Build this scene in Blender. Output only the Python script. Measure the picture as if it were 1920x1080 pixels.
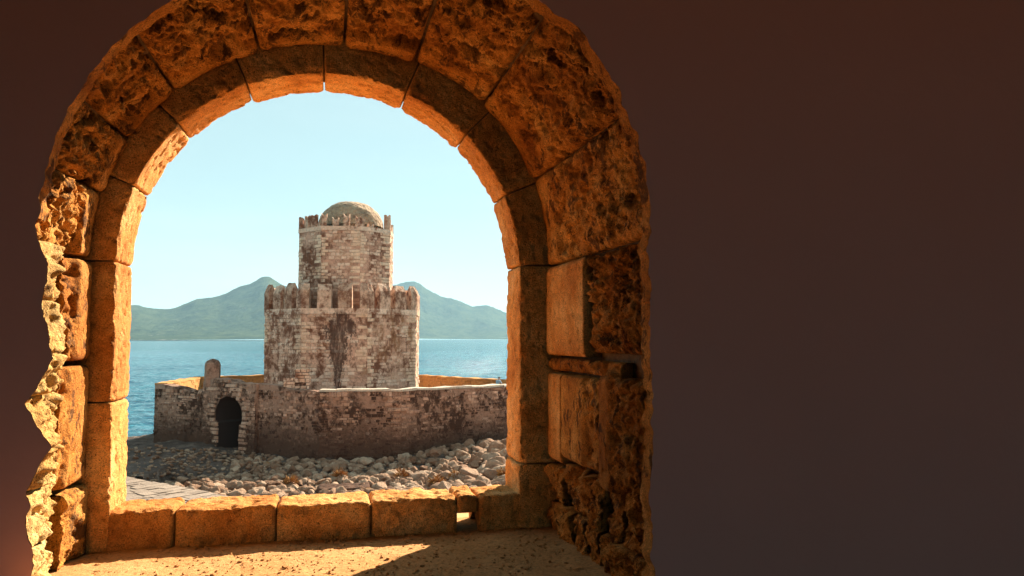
import bpy, math, random
import numpy as np
from mathutils import Vector, Matrix

sc = bpy.context.scene
for o in list(bpy.data.objects): bpy.data.objects.remove(o)
C = sc.collection
rng = random.Random(11)
nrg = np.random.default_rng(11)
rad = math.radians

# ------------------------------------------------------------------ camera
YAW, PITCH = 13.0114, 3.6408             # eye at the origin, floor at z = -1.445, sea at z = -11
cam_d = bpy.data.cameras.new('camera'); cam = bpy.data.objects.new('camera', cam_d); C.objects.link(cam)
cam_d.sensor_width = 36.0; cam_d.lens = 1493.0 / 1920.0 * 36.0
cam_d.clip_start = 0.05; cam_d.clip_end = 60000
cam.location = (0, 0, 0)
cam.rotation_euler = (rad(90 + PITCH), 0, rad(-YAW))
sc.camera = cam

# ------------------------------------------------------------------ sky, sun, exposure
SUN_AZ, SUN_EL = rad(42.3), rad(30.0)
w = bpy.data.worlds.new('World'); sc.world = w; w.use_nodes = True
nt = w.node_tree; nt.nodes.clear()
sky = nt.nodes.new('ShaderNodeTexSky'); sky.sky_type = 'NISHITA'; sky.sun_disc = False
sky.sun_elevation = SUN_EL; sky.sun_rotation = SUN_AZ
sky.air_density = 1.0; sky.dust_density = 0.10; sky.ozone_density = 1.0; sky.altitude = 10
hs = nt.nodes.new('ShaderNodeMixRGB'); hs.blend_type = 'MULTIPLY'; hs.inputs[0].default_value = 1.0
hs.inputs[2].default_value = (0.95, 1.0, 0.84, 1)           # the photograph's warm white balance
# thin even veil of high cloud, thicker low down, all round the compass
tc = nt.nodes.new('ShaderNodeTexCoord'); mp = nt.nodes.new('ShaderNodeMapping'); mp.inputs['Scale'].default_value = (1.4, 1.4, 9.0)
nz = nt.nodes.new('ShaderNodeTexNoise'); nz.inputs['Scale'].default_value = 2.2; nz.inputs['Detail'].default_value = 6
rp = nt.nodes.new('ShaderNodeValToRGB'); rp.color_ramp.elements[0].position = 0.44; rp.color_ramp.elements[1].position = 0.72
sx = nt.nodes.new('ShaderNodeSeparateXYZ')
mr = nt.nodes.new('ShaderNodeMapRange'); mr.inputs[1].default_value = 0.02; mr.inputs[2].default_value = 0.16; mr.inputs[3].default_value = 0.92; mr.inputs[4].default_value = 0.10
mm = nt.nodes.new('ShaderNodeMath'); mm.operation = 'MULTIPLY'
cl = nt.nodes.new('ShaderNodeMixRGB'); cl.inputs[2].default_value = (5.35, 5.5, 5.25, 1)
bg = nt.nodes.new('ShaderNodeBackground'); bg.inputs[1].default_value = 0.050
out = nt.nodes.new('ShaderNodeOutputWorld')
L = nt.links.new
L(sky.outputs[0], hs.inputs[1]); L(tc.outputs['Generated'], mp.inputs[0]); L(mp.outputs[0], nz.inputs[0]); L(nz.outputs[0], rp.inputs[0])
ma = nt.nodes.new('ShaderNodeMath'); ma.operation = 'MULTIPLY_ADD'; ma.inputs[1].default_value = 0.72; ma.inputs[2].default_value = 0.30
L(tc.outputs['Generated'], sx.inputs[0]); L(sx.outputs[2], mr.inputs[0]); L(rp.outputs[0], ma.inputs[0]); L(ma.outputs[0], mm.inputs[0]); L(mr.outputs[0], mm.inputs[1])
# an even milky veil over the whole sky
vl = nt.nodes.new('ShaderNodeMixRGB'); vl.inputs[0].default_value = 0.80; vl.inputs[2].default_value = (3.2, 4.45, 4.65, 1)
L(hs.outputs[0], vl.inputs[1])
L(mm.outputs[0], cl.inputs[0]); L(vl.outputs[0], cl.inputs[1]); L(cl.outputs[0], bg.inputs[0]); L(bg.outputs[0], out.inputs[0])

sun_d = bpy.data.lights.new('sun', 'SUN'); sun_d.energy = 5.0; sun_d.angle = rad(0.53); sun_d.color = (1.0, 0.88, 0.70)
sun = bpy.data.objects.new('sun', sun_d); C.objects.link(sun)
S = Vector((math.sin(SUN_AZ) * math.cos(SUN_EL), math.cos(SUN_AZ) * math.cos(SUN_EL), math.sin(SUN_EL)))
sun.rotation_euler = (-S).to_track_quat('-Z', 'Y').to_euler(); sun.location = (30, 30, 30)
vs = sc.view_settings; vs.view_transform = 'Standard'; vs.look = 'None'; vs.gamma = 1; vs.use_curve_mapping = False
vs.exposure = 1.75
sc.render.engine = 'CYCLES'
cy = sc.cycles; cy.max_bounces = 10; cy.diffuse_bounces = 1; cy.glossy_bounces = 3; cy.volume_bounces = 0; cy.use_denoising = True
cy.sample_clamp_indirect = 6.0; cy.caustics_reflective = False; cy.caustics_refractive = False

# ------------------------------------------------------------------ numpy noise
def _h(ix, iy, iz, seed):
    n = (ix.astype(np.int64) * 374761393 + iy.astype(np.int64) * 668265263 + iz.astype(np.int64) * 2147483647 + seed * 1274126177) & 0xFFFFFFFF
    n = ((n ^ (n >> 13)) * 1274126177) & 0xFFFFFFFF
    n = ((n ^ (n >> 16)) * 2246822519) & 0xFFFFFFFF
    n = n ^ (n >> 15)
    return (n & 0xFFFFFF) / float(0xFFFFFF)
def vnoise(P, seed=0):
    P = np.asarray(P, float); i = np.floor(P); f = P - i; i = i.astype(np.int64)
    u = f * f * f * (f * (f * 6 - 15) + 10); r = 0
    for dx in (0, 1):
        for dy in (0, 1):
            for dz in (0, 1):
                wgt = (u[..., 0] if dx else 1 - u[..., 0]) * (u[..., 1] if dy else 1 - u[..., 1]) * (u[..., 2] if dz else 1 - u[..., 2])
                r = r + wgt * _h(i[..., 0] + dx, i[..., 1] + dy, i[..., 2] + dz, seed)
    return r * 2 - 1
def fbm(P, octv=4, seed=0, gain=0.5):
    P = np.asarray(P, float); a = 1.0; s = 0; t = 0
    for k in range(octv):
        s = s + a * vnoise(P, seed + k * 17); t += a; a *= gain; P = P * 2.03 + 11.7
    return s / t
def ridged(P, octv=4, seed=0):
    P = np.asarray(P, float); a = 1.0; s = 0; t = 0
    for k in range(octv):
        s = s + a * (1 - 2 * np.abs(vnoise(P, seed + k * 13))); t += a; a *= 0.55; P = P * 2.1 + 5.3
    return s / t
def worley(P, seed=0):
    P = np.asarray(P, float); i = np.floor(P).astype(np.int64); best = np.full(P.shape[:-1], 9.0)
    for dx in (-1, 0, 1):
        for dy in (-1, 0, 1):
            for dz in (-1, 0, 1):
                a, b, c = i[..., 0] + dx, i[..., 1] + dy, i[..., 2] + dz
                q = (a + _h(a, b, c, seed) - P[..., 0]) ** 2 + (b + _h(a, b, c, seed + 1) - P[..., 1]) ** 2 + (c + _h(a, b, c, seed + 2) - P[..., 2]) ** 2
                best = np.minimum(best, q)
    return np.sqrt(best)
def smooth(a, b, x):
    t = np.clip((x - a) / (b - a), 0, 1); return t * t * (3 - 2 * t)

# ------------------------------------------------------------------ object helpers
def mesh_data(name, verts, faces, mat, sm=True):
    me = bpy.data.meshes.new(name)
    me.from_pydata(np.asarray(verts).tolist() if isinstance(verts, np.ndarray) else verts, [], faces.tolist() if isinstance(faces, np.ndarray) else faces)
    if mat: me.materials.append(mat)
    me.polygons.foreach_set('use_smooth', [sm] * len(me.polygons)); me.update()
    return me
def obj(name, me, parent=None, label=None, cat=None, group=None, kind=None):
    o = bpy.data.objects.new(name, me); C.objects.link(o)
    if parent is not None: o.parent = parent
    for k, v in (('label', label), ('category', cat), ('group', group), ('kind', kind)):
        if v: o[k] = v
    return o
def thing(name, loc, label, cat, group=None):
    o = obj(name, None, None, label, cat, group); o.location = loc
    bpy.context.view_layer.update()
    return o
def part(name, verts, faces, mat, parent, sm=True, **kw):
    """mesh given in world coordinates, stored relative to its unrotated parent chain"""
    v = np.asarray(verts, float)
    off = np.zeros(3); p = parent
    while p is not None:
        off += np.array(p.location); p = p.parent
    return obj(name, mesh_data(name, v - off, faces, mat, sm), parent, **kw)
def grid_faces(nu, nv, base=0):
    i = np.arange(nu - 1)[:, None] * nv + np.arange(nv - 1)[None, :]
    return (np.stack([i, i + nv, i + nv + 1, i + 1], -1).reshape(-1, 4) + base)
BOXF = [(3, 2, 1, 0), (4, 5, 6, 7), (1, 5, 4, 0), (2, 6, 5, 1), (3, 7, 6, 2), (0, 4, 7, 3)]
def box_v(x0, x1, y0, y1, z0, z1):
    return [(x0, y0, z0), (x1, y0, z0), (x1, y1, z0), (x0, y1, z0), (x0, y0, z1), (x1, y0, z1), (x1, y1, z1), (x0, y1, z1)]

# ------------------------------------------------------------------ materials
def new_mat(name):
    m = bpy.data.materials.new(name); m.use_nodes = True
    t = m.node_tree; return m, t, t.nodes['Principled BSDF']
class N:
    def __init__(s, t): s.t = t
    def n(s, typ, **kw):
        o = s.t.nodes.new('ShaderNode' + typ)
        for k, v in kw.items(): setattr(o, k, v)
        return o
    def l(s, a, b): s.t.links.new(a, b)
    def pos(s): return s.n('NewGeometry').outputs['Position']
    def noise(s, vec, scale, detail=5, rough=0.55, sc3=None, dist=0.0):
        if sc3 is not None:
            m = s.n('Mapping'); m.inputs['Scale'].default_value = sc3; s.l(vec, m.inputs[0]); vec = m.outputs[0]
        o = s.n('TexNoise'); o.inputs['Scale'].default_value = scale; o.inputs['Detail'].default_value = detail; o.inputs['Roughness'].default_value = rough
        o.inputs['Distortion'].default_value = dist
        s.l(vec, o.inputs['Vector']); return o.outputs[0]
    def ramp(s, fac, stops):
        r = s.n('ValToRGB'); e = r.color_ramp.elements
        while len(e) < len(stops): e.new(0.5)
        for k, (p, c) in enumerate(stops):
            e[k].position = p; e[k].color = (c, c, c, 1) if isinstance(c, (int, float)) else (*c, 1)
        s.l(fac, r.inputs[0]); return r.outputs[0]
    def mix(s, fac, a, b, mode='MIX'):
        m = s.n('MixRGB', blend_type=mode)
        for k, v in ((0, fac), (1, a), (2, b)):
            if isinstance(v, (int, float)): m.inputs[k].default_value = v if k == 0 else (v, v, v, 1)
            elif isinstance(v, tuple): m.inputs[k].default_value = (*v, 1)
            else: s.l(v, m.inputs[k])
        return m.outputs[0]
    def math(s, op, a, b=0.0, clamp=False):
        m = s.n('Math', operation=op); m.use_clamp = clamp
        for k, v in ((0, a), (1, b)):
            if isinstance(v, (int, float)): m.inputs[k].default_value = v
            else: s.l(v, m.inputs[k])
        return m.outputs[0]
    def rng(s, v, a, b, c=0.0, d=1.0):
        m = s.n('MapRange', interpolation_type='SMOOTHSTEP'); s.l(v, m.inputs[0])
        for k, x in ((1, a), (2, b), (3, c), (4, d)): m.inputs[k].default_value = x
        return m.outputs[0]
    def bump(s, h, strength, dist, nrm=None):
        b = s.n('Bump'); b.inputs['Strength'].default_value = strength; b.inputs['Distance'].default_value = dist
        s.l(h, b.inputs['Height'])
        if nrm is not None: s.l(nrm, b.inputs['Normal'])
        return b.outputs[0]
    def rand(s):
        g = s.n('NewGeometry').outputs['Random Per Island']; o = s.n('ObjectInfo').outputs['Random']
        return s.math('FRACT', s.math('ADD', g, o))

def near_stone(name, c_lo, c_mid, c_hi, pore=0.6, rough_amt=0.5, lichen=0.0):
    """porous ochre limestone of the window"""
    m, t, b = new_mat(name); k = N(t); P = k.pos()
    n1 = k.noise(P, 3.1, 6, 0.6); n2 = k.noise(P, 17.0, 6, 0.65); n3 = k.noise(P, 90.0, 4, 0.7)
    col = k.ramp(n1, [(0.30, c_lo), (0.50, c_mid), (0.72, c_hi)])
    col = k.mix(0.6, col, k.ramp(n2, [(0.28, 0.55), (0.5, 1.05), (0.72, 1.35)]), 'MULTIPLY')
    r = k.n('ObjectInfo').outputs['Random']
    col = k.mix(1.0, col, k.ramp(r, [(0.0, (0.76, 0.68, 0.60)), (0.35, (0.95, 0.90, 0.84)), (0.7, (1.02, 1.0, 0.98)), (1.0, (1.10, 1.13, 1.18))]), 'MULTIPLY')
    # pores, dark specks, grain
    v = k.n('TexVoronoi'); v.inputs['Scale'].default_value = 62; k.l(P, v.inputs['Vector'])
    pm = k.math('MULTIPLY', k.rng(v.outputs['Distance'], 0.30, 0.14), k.rng(k.noise(P, 11, 3), 0.40, 0.58))
    col = k.mix(k.math('MULTIPLY', pm, pore), col, (0.09, 0.04, 0.016))
    spots = k.rng(k.noise(P, 26, 5, 0.7), 0.60, 0.68)
    col = k.mix(k.math('MULTIPLY', spots, 0.7), col, (0.13, 0.055, 0.02))
    col = k.mix(0.8, col, k.ramp(k.noise(P, 105, 3, 0.85), [(0.32, 0.38), (0.5, 1.05), (0.66, 1.5)]), 'MULTIPLY')
    if lichen:      # black crust in streaks, as on old sea-side limestone
        li = k.rng(k.math('ADD', k.math('MULTIPLY', k.noise(P, 5.5, 7, 0.7, (1, 0.8, 0.6), 0.6), 0.6), k.math('MULTIPLY', k.noise(P, 21, 5, 0.7, (1, 0.8, 0.55)), 0.4)), 0.515, 0.57)
        col = k.mix(k.math('MULTIPLY', li, lichen), col, (0.060, 0.026, 0.014))
    k.l(col, b.inputs['Base Color']); b.inputs['Roughness'].default_value = 0.95; b.inputs['Specular IOR Level'].default_value = 0.1
    h = k.math('ADD', k.math('MULTIPLY', n3, 0.6), k.math('MULTIPLY', n2, 1.2)); h = k.math('SUBTRACT', h, k.math('MULTIPLY', pm, 0.9))
    k.l(k.bump(h, rough_amt, 0.025), b.inputs['Normal'])
    return m
M_DRESS = near_stone('dressed_ochre_limestone', (0.55, 0.205, 0.050), (0.74, 0.335, 0.100), (0.85, 0.485, 0.20), 0.8, 0.7)
M_ROUGH = near_stone('weathered_ochre_limestone', (0.37, 0.120, 0.022), (0.62, 0.245, 0.050), (0.79, 0.395, 0.115), 0.9, 1.0, 0.80)

M_TORN = near_stone('torn_pale_rubble', (0.56, 0.29, 0.085), (0.76, 0.45, 0.155), (0.86, 0.58, 0.25), 0.6, 1.0, 0.3)
m, t, b = new_mat('old_lime_mortar'); k = N(t); P = k.pos()
k.l(k.ramp(k.noise(P, 14, 5), [(0.3, (0.10, 0.05, 0.025)), (0.7, (0.26, 0.14, 0.06))]), b.inputs['Base Color']); b.inputs['Roughness'].default_value = 1
k.l(k.bump(k.noise(P, 40, 4), 0.8, 0.02), b.inputs['Normal']); M_MORTAR = m

m, t, b = new_mat('sooty_brown_plaster'); k = N(t); P = k.pos()
k.l(k.ramp(k.noise(P, 1.1, 5), [(0.3, (0.82, 0.415, 0.355)), (0.7, (0.86, 0.44, 0.38))]), b.inputs['Base Color']); b.inputs['Roughness'].default_value = 1
b.inputs['Specular IOR Level'].default_value = 0.05
k.l(k.bump(k.noise(P, 9, 6), 0.25, 0.02), b.inputs['Normal']); M_ROOM = m

m, t, b = new_mat('dusty_earth'); k = N(t); P = k.pos()
n1 = k.noise(P, 2.3, 6, 0.6); n2 = k.noise(P, 38, 6, 0.75); n3 = k.noise(P, 160, 3, 0.7)
col = k.ramp(n1, [(0.3, (0.60, 0.285, 0.105)), (0.7, (0.74, 0.385, 0.165))])
col = k.mix(0.8, col, k.ramp(n2, [(0.32, 0.42), (0.5, 1.0), (0.7, 1.2)]), 'MULTIPLY')
k.l(col, b.inputs['Base Color']); b.inputs['Roughness'].default_value = 1; b.inputs['Specular IOR Level'].default_value = 0.05
k.l(k.bump(k.math('ADD', n2, k.math('MULTIPLY', n3, 0.5)), 0.9, 0.012), b.inputs['Normal']); M_EARTH = m

m, t, b = new_mat('low_bounce_floor'); k = N(t); P = k.pos()  # unseen room floor, made dark to cut bounce light on the wall
k.l(k.ramp(k.noise(P, 3, 6, 0.7), [(0.3, (0.06, 0.040, 0.032)), (0.7, (0.13, 0.085, 0.065))]), b.inputs['Base Color']); b.inputs['Roughness'].default_value = 0.9; M_DARKFLOOR = m
def masonry_mat(name, tones, dirt, dirt_lo, dirt_hi, stain=None, dscale=0.35):
    m, t, b = new_mat(name); k = N(t); P = k.pos()
    col = k.ramp(k.rand(), [(i / (len(tones) - 1), c) for i, c in enumerate(tones)])
    col = k.mix(0.7, col, k.ramp(k.noise(P, 3.2, 8, 0.78), [(0.30, 0.42), (0.5, 1.05), (0.70, 1.4)]), 'MULTIPLY')
    d = k.noise(P, dscale, 8, 0.66, (1, 1, 0.8)); d2 = k.noise(P, 2.2, 8, 0.78, (1, 1, 0.8))
    dm = k.math('ADD', k.math('MULTIPLY', d, 0.52), k.math('MULTIPLY', d2, 0.48))
    f = k.rng(dm, dirt_lo, dirt_hi)
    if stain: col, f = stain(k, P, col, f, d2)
    col = k.mix(f, col, dirt)
    if stain is tower_stain_shade: col = k.mix(k.streak, col, (0.085, 0.040, 0.027))
    k.l(col, b.inputs['Base Color']); b.inputs['Roughness'].default_value = 0.95; b.inputs['Specular IOR Level'].default_value = 0.1
    h = k.math('ADD', k.noise(P, 6, 6, 0.7), k.math('MULTIPLY', k.noise(P, 1.7, 4, 0.6), 1.0))
    k.l(k.bump(h, 0.9, 0.12), b.inputs['Normal'])
    return m
def tower_stain_shade(k, P, col, f, d2):
    sp = k.n('SeparateXYZ'); k.l(P, sp.inputs[0]); X, Y, Z = sp.outputs
    wob = k.math('MULTIPLY', k.math('SUBTRACT', k.noise(P, 0.8, 5, 0.7, (1, 1, 0.5)), 0.5), 1.6)
    dx = k.math('ABSOLUTE', k.math('ADD', k.math('SUBTRACT', X, 0.95), wob))
    # a long damp streak below a spout: wide in the middle, thin towards the foot
    mid = k.math('MULTIPLY', k.rng(Z, -3.2, -0.8), k.rng(Z, 2.9, 1.0)); wid = k.math('ADD', 0.40, k.math('MULTIPLY', mid, 1.0))
    brk = k.math('ADD', k.math('MULTIPLY', k.math('SUBTRACT', k.noise(P, 1.3, 8, 0.78, (1, 1, 0.35)), 0.5), 4.2), k.math('MULTIPLY', k.math('SUBTRACT', k.noise(P, 5.0, 6, 0.75), 0.5), 2.2))
    s1 = k.rng(k.math('SUBTRACT', k.math('SUBTRACT', 1.0, k.math('DIVIDE', dx, wid)), brk), 0.02, 0.42)
    s1 = k.math('MULTIPLY', k.math('MULTIPLY', s1, k.rng(Z, 3.0, 2.2)), k.rng(Y, 81.5, 80.0))
    # rust and lichen on the flank towards the sea gate
    ru = k.math('MULTIPLY', k.rng(k.noise(P, 0.75, 7, 0.72, (1, 1, 0.55)), 0.47, 0.62), k.math('MULTIPLY', k.rng(X, 2.2, 5.2), k.rng(Z, -4.5, -2.0)))
    ru = k.math('MULTIPLY', ru, k.rng(Z, 3.4, 2.4))
    ru2 = k.math('MULTIPLY', k.rng(k.noise(P, 0.5, 7, 0.7), 0.56, 0.66), 0.7)
    col = k.mix(k.math('MULTIPLY', k.math('MAXIMUM', ru, ru2), 0.8), col, (0.30, 0.125, 0.045))
    f = k.math('MAXIMUM', f, k.math('MULTIPLY', k.math('MULTIPLY', k.rng(k.noise(P, 1.1, 8, 0.75), 0.46, 0.58), k.rng(X, -1.9, -2.6)), k.rng(Z, 4.6, 4.0, 0.0, 0.95)))
    # shade painted on the upper storey's foot, to darken gaps between merlons
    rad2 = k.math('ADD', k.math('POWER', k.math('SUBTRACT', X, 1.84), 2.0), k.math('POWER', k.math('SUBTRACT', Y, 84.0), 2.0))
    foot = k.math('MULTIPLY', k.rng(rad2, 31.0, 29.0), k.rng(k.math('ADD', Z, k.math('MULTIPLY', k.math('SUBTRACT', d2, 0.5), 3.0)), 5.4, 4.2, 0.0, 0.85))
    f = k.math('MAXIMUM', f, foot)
    k.streak = k.math('MULTIPLY', k.math('MULTIPLY', s1, 0.92), k.rng(k.noise(P, 2.4, 7, 0.75, (1, 1, 0.25)), 0.30, 0.52, 0.25, 1.0))
    return col, f
T_TONES = [(0.60, 0.36, 0.24), (0.77, 0.515, 0.37), (0.81, 0.555, 0.405), (0.86, 0.635, 0.48), (0.67, 0.425, 0.295)]
M_TOWER = masonry_mat('pale_tower_masonry', T_TONES, (0.27, 0.110, 0.062), 0.50, 0.60, tower_stain_shade)
M_TBODY = masonry_mat('tower_core_mortar', [(0.62, 0.36, 0.25), (0.68, 0.41, 0.285)], (0.20, 0.082, 0.045), 0.46, 0.57, tower_stain_shade)
M_QUOIN = masonry_mat('pale_corner_blocks', [(0.76, 0.50, 0.34), (0.84, 0.585, 0.41), (0.88, 0.64, 0.46)], (0.36, 0.17, 0.10), 0.56, 0.66, tower_stain_shade)
M_MERLON = masonry_mat('battlement_masonry', [(0.58, 0.37, 0.255), (0.74, 0.49, 0.35), (0.66, 0.42, 0.29)], (0.22, 0.095, 0.055), 0.45, 0.58, tower_stain_shade, 0.9)
def wall_stain(k, P, col, f, d2):
    sp = k.n('SeparateXYZ'); k.l(P, sp.inputs[0]); Z = sp.outputs[2]
    zz = k.math('ADD', Z, k.math('MULTIPLY', k.math('SUBTRACT', d2, 0.5), 7.0))
    wet = k.rng(zz, -5.9, -8.9)
    return col, k.math('MAXIMUM', f, k.math('MULTIPLY', wet, 0.9))
W_TONES = [(0.32, 0.165, 0.105), (0.52, 0.30, 0.20), (0.64, 0.385, 0.265), (0.42, 0.225, 0.15), (0.74, 0.48, 0.345)]
M_WALL = masonry_mat('dark_stained_sea_wall', W_TONES, (0.070, 0.033, 0.020), 0.465, 0.55, wall_stain, 0.5)
M_WBODY = masonry_mat('sea_wall_core', [(0.36, 0.205, 0.14), (0.44, 0.26, 0.18)], (0.075, 0.036, 0.022), 0.46, 0.57, wall_stain, 0.3)
M_GATE = masonry_mat('brown_gate_stone', [(0.40, 0.22, 0.145), (0.54, 0.33, 0.225), (0.64, 0.41, 0.29)], (0.10, 0.048, 0.03), 0.50, 0.58, None, 0.6)
M_OCHREWALL = masonry_mat('ochre_far_wall', [(0.50, 0.24, 0.075), (0.62, 0.33, 0.12), (0.42, 0.19, 0.06)], (0.20, 0.085, 0.03), 0.52, 0.66)  # far wall sections are a more orange ochre than the front ones
M_COPING = masonry_mat('worn_pale_coping', [(0.52, 0.42, 0.33), (0.62, 0.51, 0.40)], (0.25, 0.17, 0.12), 0.58, 0.70)

m, t, b = new_mat('grey_limestone_boulder'); k = N(t); P = k.pos()
r = k.n('ObjectInfo').outputs['Random']
col = k.ramp(k.rand(), [(0, (0.26, 0.135, 0.078)), (0.5, (0.42, 0.245, 0.152)), (1, (0.62, 0.42, 0.285))])
col = k.mix(0.7, col, k.ramp(k.noise(P, 3.2, 7, 0.7), [(0.3, 0.45), (0.5, 0.95), (0.7, 1.2)]), 'MULTIPLY')
col = k.mix(k.math('MULTIPLY', k.rng(k.noise(P, 0.55, 6, 0.7), 0.62, 0.70), 0.75), col, (0.42, 0.19, 0.06))
k.l(col, b.inputs['Base Color']); b.inputs['Roughness'].default_value = 0.9; b.inputs['Specular IOR Level'].default_value = 0.15
k.l(k.bump(k.noise(P, 4.5, 8, 0.78), 1.0, 0.30), b.inputs['Normal']); M_BOULDER = m

m, t, b = new_mat('dark_shore_ground'); k = N(t); P = k.pos()
col = k.ramp(k.noise(P, 0.9, 8, 0.7), [(0.3, (0.050, 0.027, 0.018)), (0.52, (0.105, 0.062, 0.042)), (0.72, (0.30, 0.195, 0.14))])
k.l(col, b.inputs['Base Color']); b.inputs['Roughness'].default_value = 0.95
k.l(k.bump(k.noise(P, 2.4, 8, 0.75), 1.0, 0.35), b.inputs['Normal']); M_SHORE = m

m, t, b = new_mat('worn_causeway_paving'); k = N(t); P = k.pos()
col = k.ramp(k.rand(), [(0, (0.20, 0.14, 0.10)), (1, (0.31, 0.225, 0.165))])
col = k.mix(0.7, col, k.ramp(k.noise(P, 4, 7, 0.7), [(0.3, 0.5), (0.5, 0.95), (0.7, 1.2)]), 'MULTIPLY')
k.l(col, b.inputs['Base Color']); b.inputs['Roughness'].default_value = 0.95
k.l(k.bump(k.noise(P, 8, 6, 0.7), 0.8, 0.06), b.inputs['Normal']); M_PAVE = m

m, t, b = new_mat('painted_opening_shade'); b.inputs['Base Color'].default_value = (0.035, 0.02, 0.015, 1); b.inputs['Roughness'].default_value = 1; M_DARK = m  # near-black colour stands in for the shade inside the openings

m, t, b = new_mat('sea_water'); k = N(t); P = k.pos()
b.inputs['Roughness'].default_value = 0.12; b.inputs['IOR'].default_value = 1.33; b.inputs['Specular IOR Level'].default_value = 0.42
col = k.ramp(k.noise(P, 0.010, 4), [(0.35, (0.012, 0.120, 0.185)), (0.65, (0.022, 0.165, 0.230))])
wc = k.noise(P, 0.30, 6, 0.72, (0.55, 1.6, 1)); wd_ = k.noise(P, 0.9, 5, 0.75, (0.5, 1.5, 1))  # sky reflections on wavelets painted into the water colour as light and dark patches
col = k.mix(k.rng(k.math('ADD', k.math('MULTIPLY', wc, 0.6), k.math('MULTIPLY', wd_, 0.4)), 0.44, 0.56), k.mix(1.0, col, (0.40, 0.55, 0.64), 'MULTIPLY'), k.mix(1.0, col, (2.6, 1.40, 1.28), 'MULTIPLY'))
k.l(col, b.inputs['Base Color'])
w1 = k.noise(P, 0.11, 5, 0.6, (1.0, 1.9, 1)); w2 = k.noise(P, 0.45, 5, 0.65, (1.0, 1.7, 1)); w3 = k.noise(P, 1.7, 3, 0.6, (1.0, 1.6, 1))
h = k.math('ADD', k.math('ADD', k.math('MULTIPLY', w1, 1.7), k.math('MULTIPLY', w2, 0.75)), k.math('MULTIPLY', w3, 0.22))
k.l(k.bump(h, 1.0, 1.0), b.inputs['Normal']); M_SEA = m

def hill_mat(name, lo, hi, bare):
    m, t, b = new_mat(name); k = N(t); P = k.pos()
    col = k.mix(k.ramp(k.noise(P, 0.006, 12, 0.82), [(0.40, 0.0), (0.60, 1.0)]), lo, hi)
    col = k.mix(k.math('MULTIPLY', k.rng(k.noise(P, 0.0042, 9, 0.75), 0.63, 0.70), 0.7), col, bare)
    sp = k.n('SeparateXYZ'); k.l(P, sp.inputs[0])
    col = k.mix(k.rng(k.math('ADD', sp.outputs[2], k.math('MULTIPLY', k.noise(P, 0.01, 4), 30.0)), 10.0, 4.0), col, (0.30, 0.26, 0.20))
    k.l(col, b.inputs['Base Color']); b.inputs['Roughness'].default_value = 1; b.inputs['Specular IOR Level'].default_value = 0
    k.l(k.bump(k.noise(P, 0.02, 8, 0.75), 1.0, 25.0), b.inputs['Normal'])
    return m
M_HILL = hill_mat('scrub_covered_hill', (0.012, 0.026, 0.012), (0.075, 0.092, 0.040), (0.26, 0.23, 0.17))

m, t, b = new_mat('dry_orange_scrub'); k = N(t)
k.l(k.ramp(k.rand(), [(0, (0.22, 0.085, 0.02)), (1, (0.42, 0.20, 0.05))]), b.inputs['Base Color']); b.inputs['Roughness'].default_value = 1; M_SCRUB = m

# ================================================================== the window: profile shared by frame and reveal
ZB, ZS, R0 = -1.445, 0.54, 1.44              # floor, springing line, clear radius
L1 = ZS - ZB; LA = math.pi * R0; LT = 2 * L1 + LA
def prof(s, r):
    """point (x, z) at arc length s along the opening, r out from its axis, and the outward direction"""
    s = np.asarray(s, float); a = np.pi - np.clip((s - L1) / R0, 0, np.pi)
    ox, oz = np.cos(a), np.sin(a)
    oz = np.where((s < L1) | (s > L1 + LA), 0.0, oz); ox = np.where(s < L1, -1.0, np.where(s > L1 + LA, 1.0, ox))
    z = np.where(s < L1, ZB + s, np.where(s > L1 + LA, ZS - (s - L1 - LA), ZS + r * oz))
    return r * ox, z, ox, oz
def s_ang(deg): return L1 + rad(180 - deg) * R0
def s_left(z): return z - ZB
def s_right(z): return L1 + LA + (ZS - z)
def y_in(x): return 4.42 - 0.2985 * x         # the room's wall face, oblique to the window
_ra = [0, L1, s_ang(150), s_ang(110), s_ang(87), s_ang(60), s_ang(40), s_ang(20), L1 + LA, LT]
_rv = [1.585, 1.585, 1.615, 1.62, 1.635, 1.69, 1.72, 1.685, 1.65, 1.65]
def r_base(s): return np.interp(s, _ra, _rv)

def sweep(s0, s1, path, ds, disp, gap=0.006, edge=0.02, cap=0.22):
    """block swept along the profile; path(s) -> (r, Y, nr, nY) arrays over v; disp(P, s, v, es) -> metres out of the stone"""
    n = max(6, int((s1 - s0) / ds)); sv = np.linspace(s0 + gap, s1 - gap, n)
    PP, NN, ES = [], [], []
    for i, s in enumerate(sv):
        r, Y, nr, nY = path(s)
        x, z, ox, oz = prof(np.full_like(r, s), r)
        PP.append(np.stack([x, Y, z], -1)); NN.append(np.stack([nr * ox, nY, nr * oz], -1)); ES.append(np.full(len(r), min(s - sv[0], sv[-1] - s)))
    m_ = len(r); PP = np.concatenate(PP); NN = np.concatenate(NN); ES = np.concatenate(ES)
    d = disp(PP, n, m_, ES) - edge * (1 - np.clip(ES / (edge * 1.6), 0, 1)) ** 2 * 0.9
    A = (PP + NN * d[:, None]).reshape(n, m_, 3)
    # joint sides: repeat the first and last row pushed back into the wall
    def back(row, s):
        r, Y, nr, nY = path(s); x, z, ox, oz = prof(np.full_like(r, s), r)
        q = row.copy(); q[:, 0] += ox * cap * (-nr); q[:, 2] += oz * cap * (-nr); return q
    A = np.concatenate([back(A[0], sv[0])[None], A, back(A[-1], sv[-1])[None]])
    return A.reshape(-1, 3), grid_faces(A.shape[0], A.shape[1])
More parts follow.
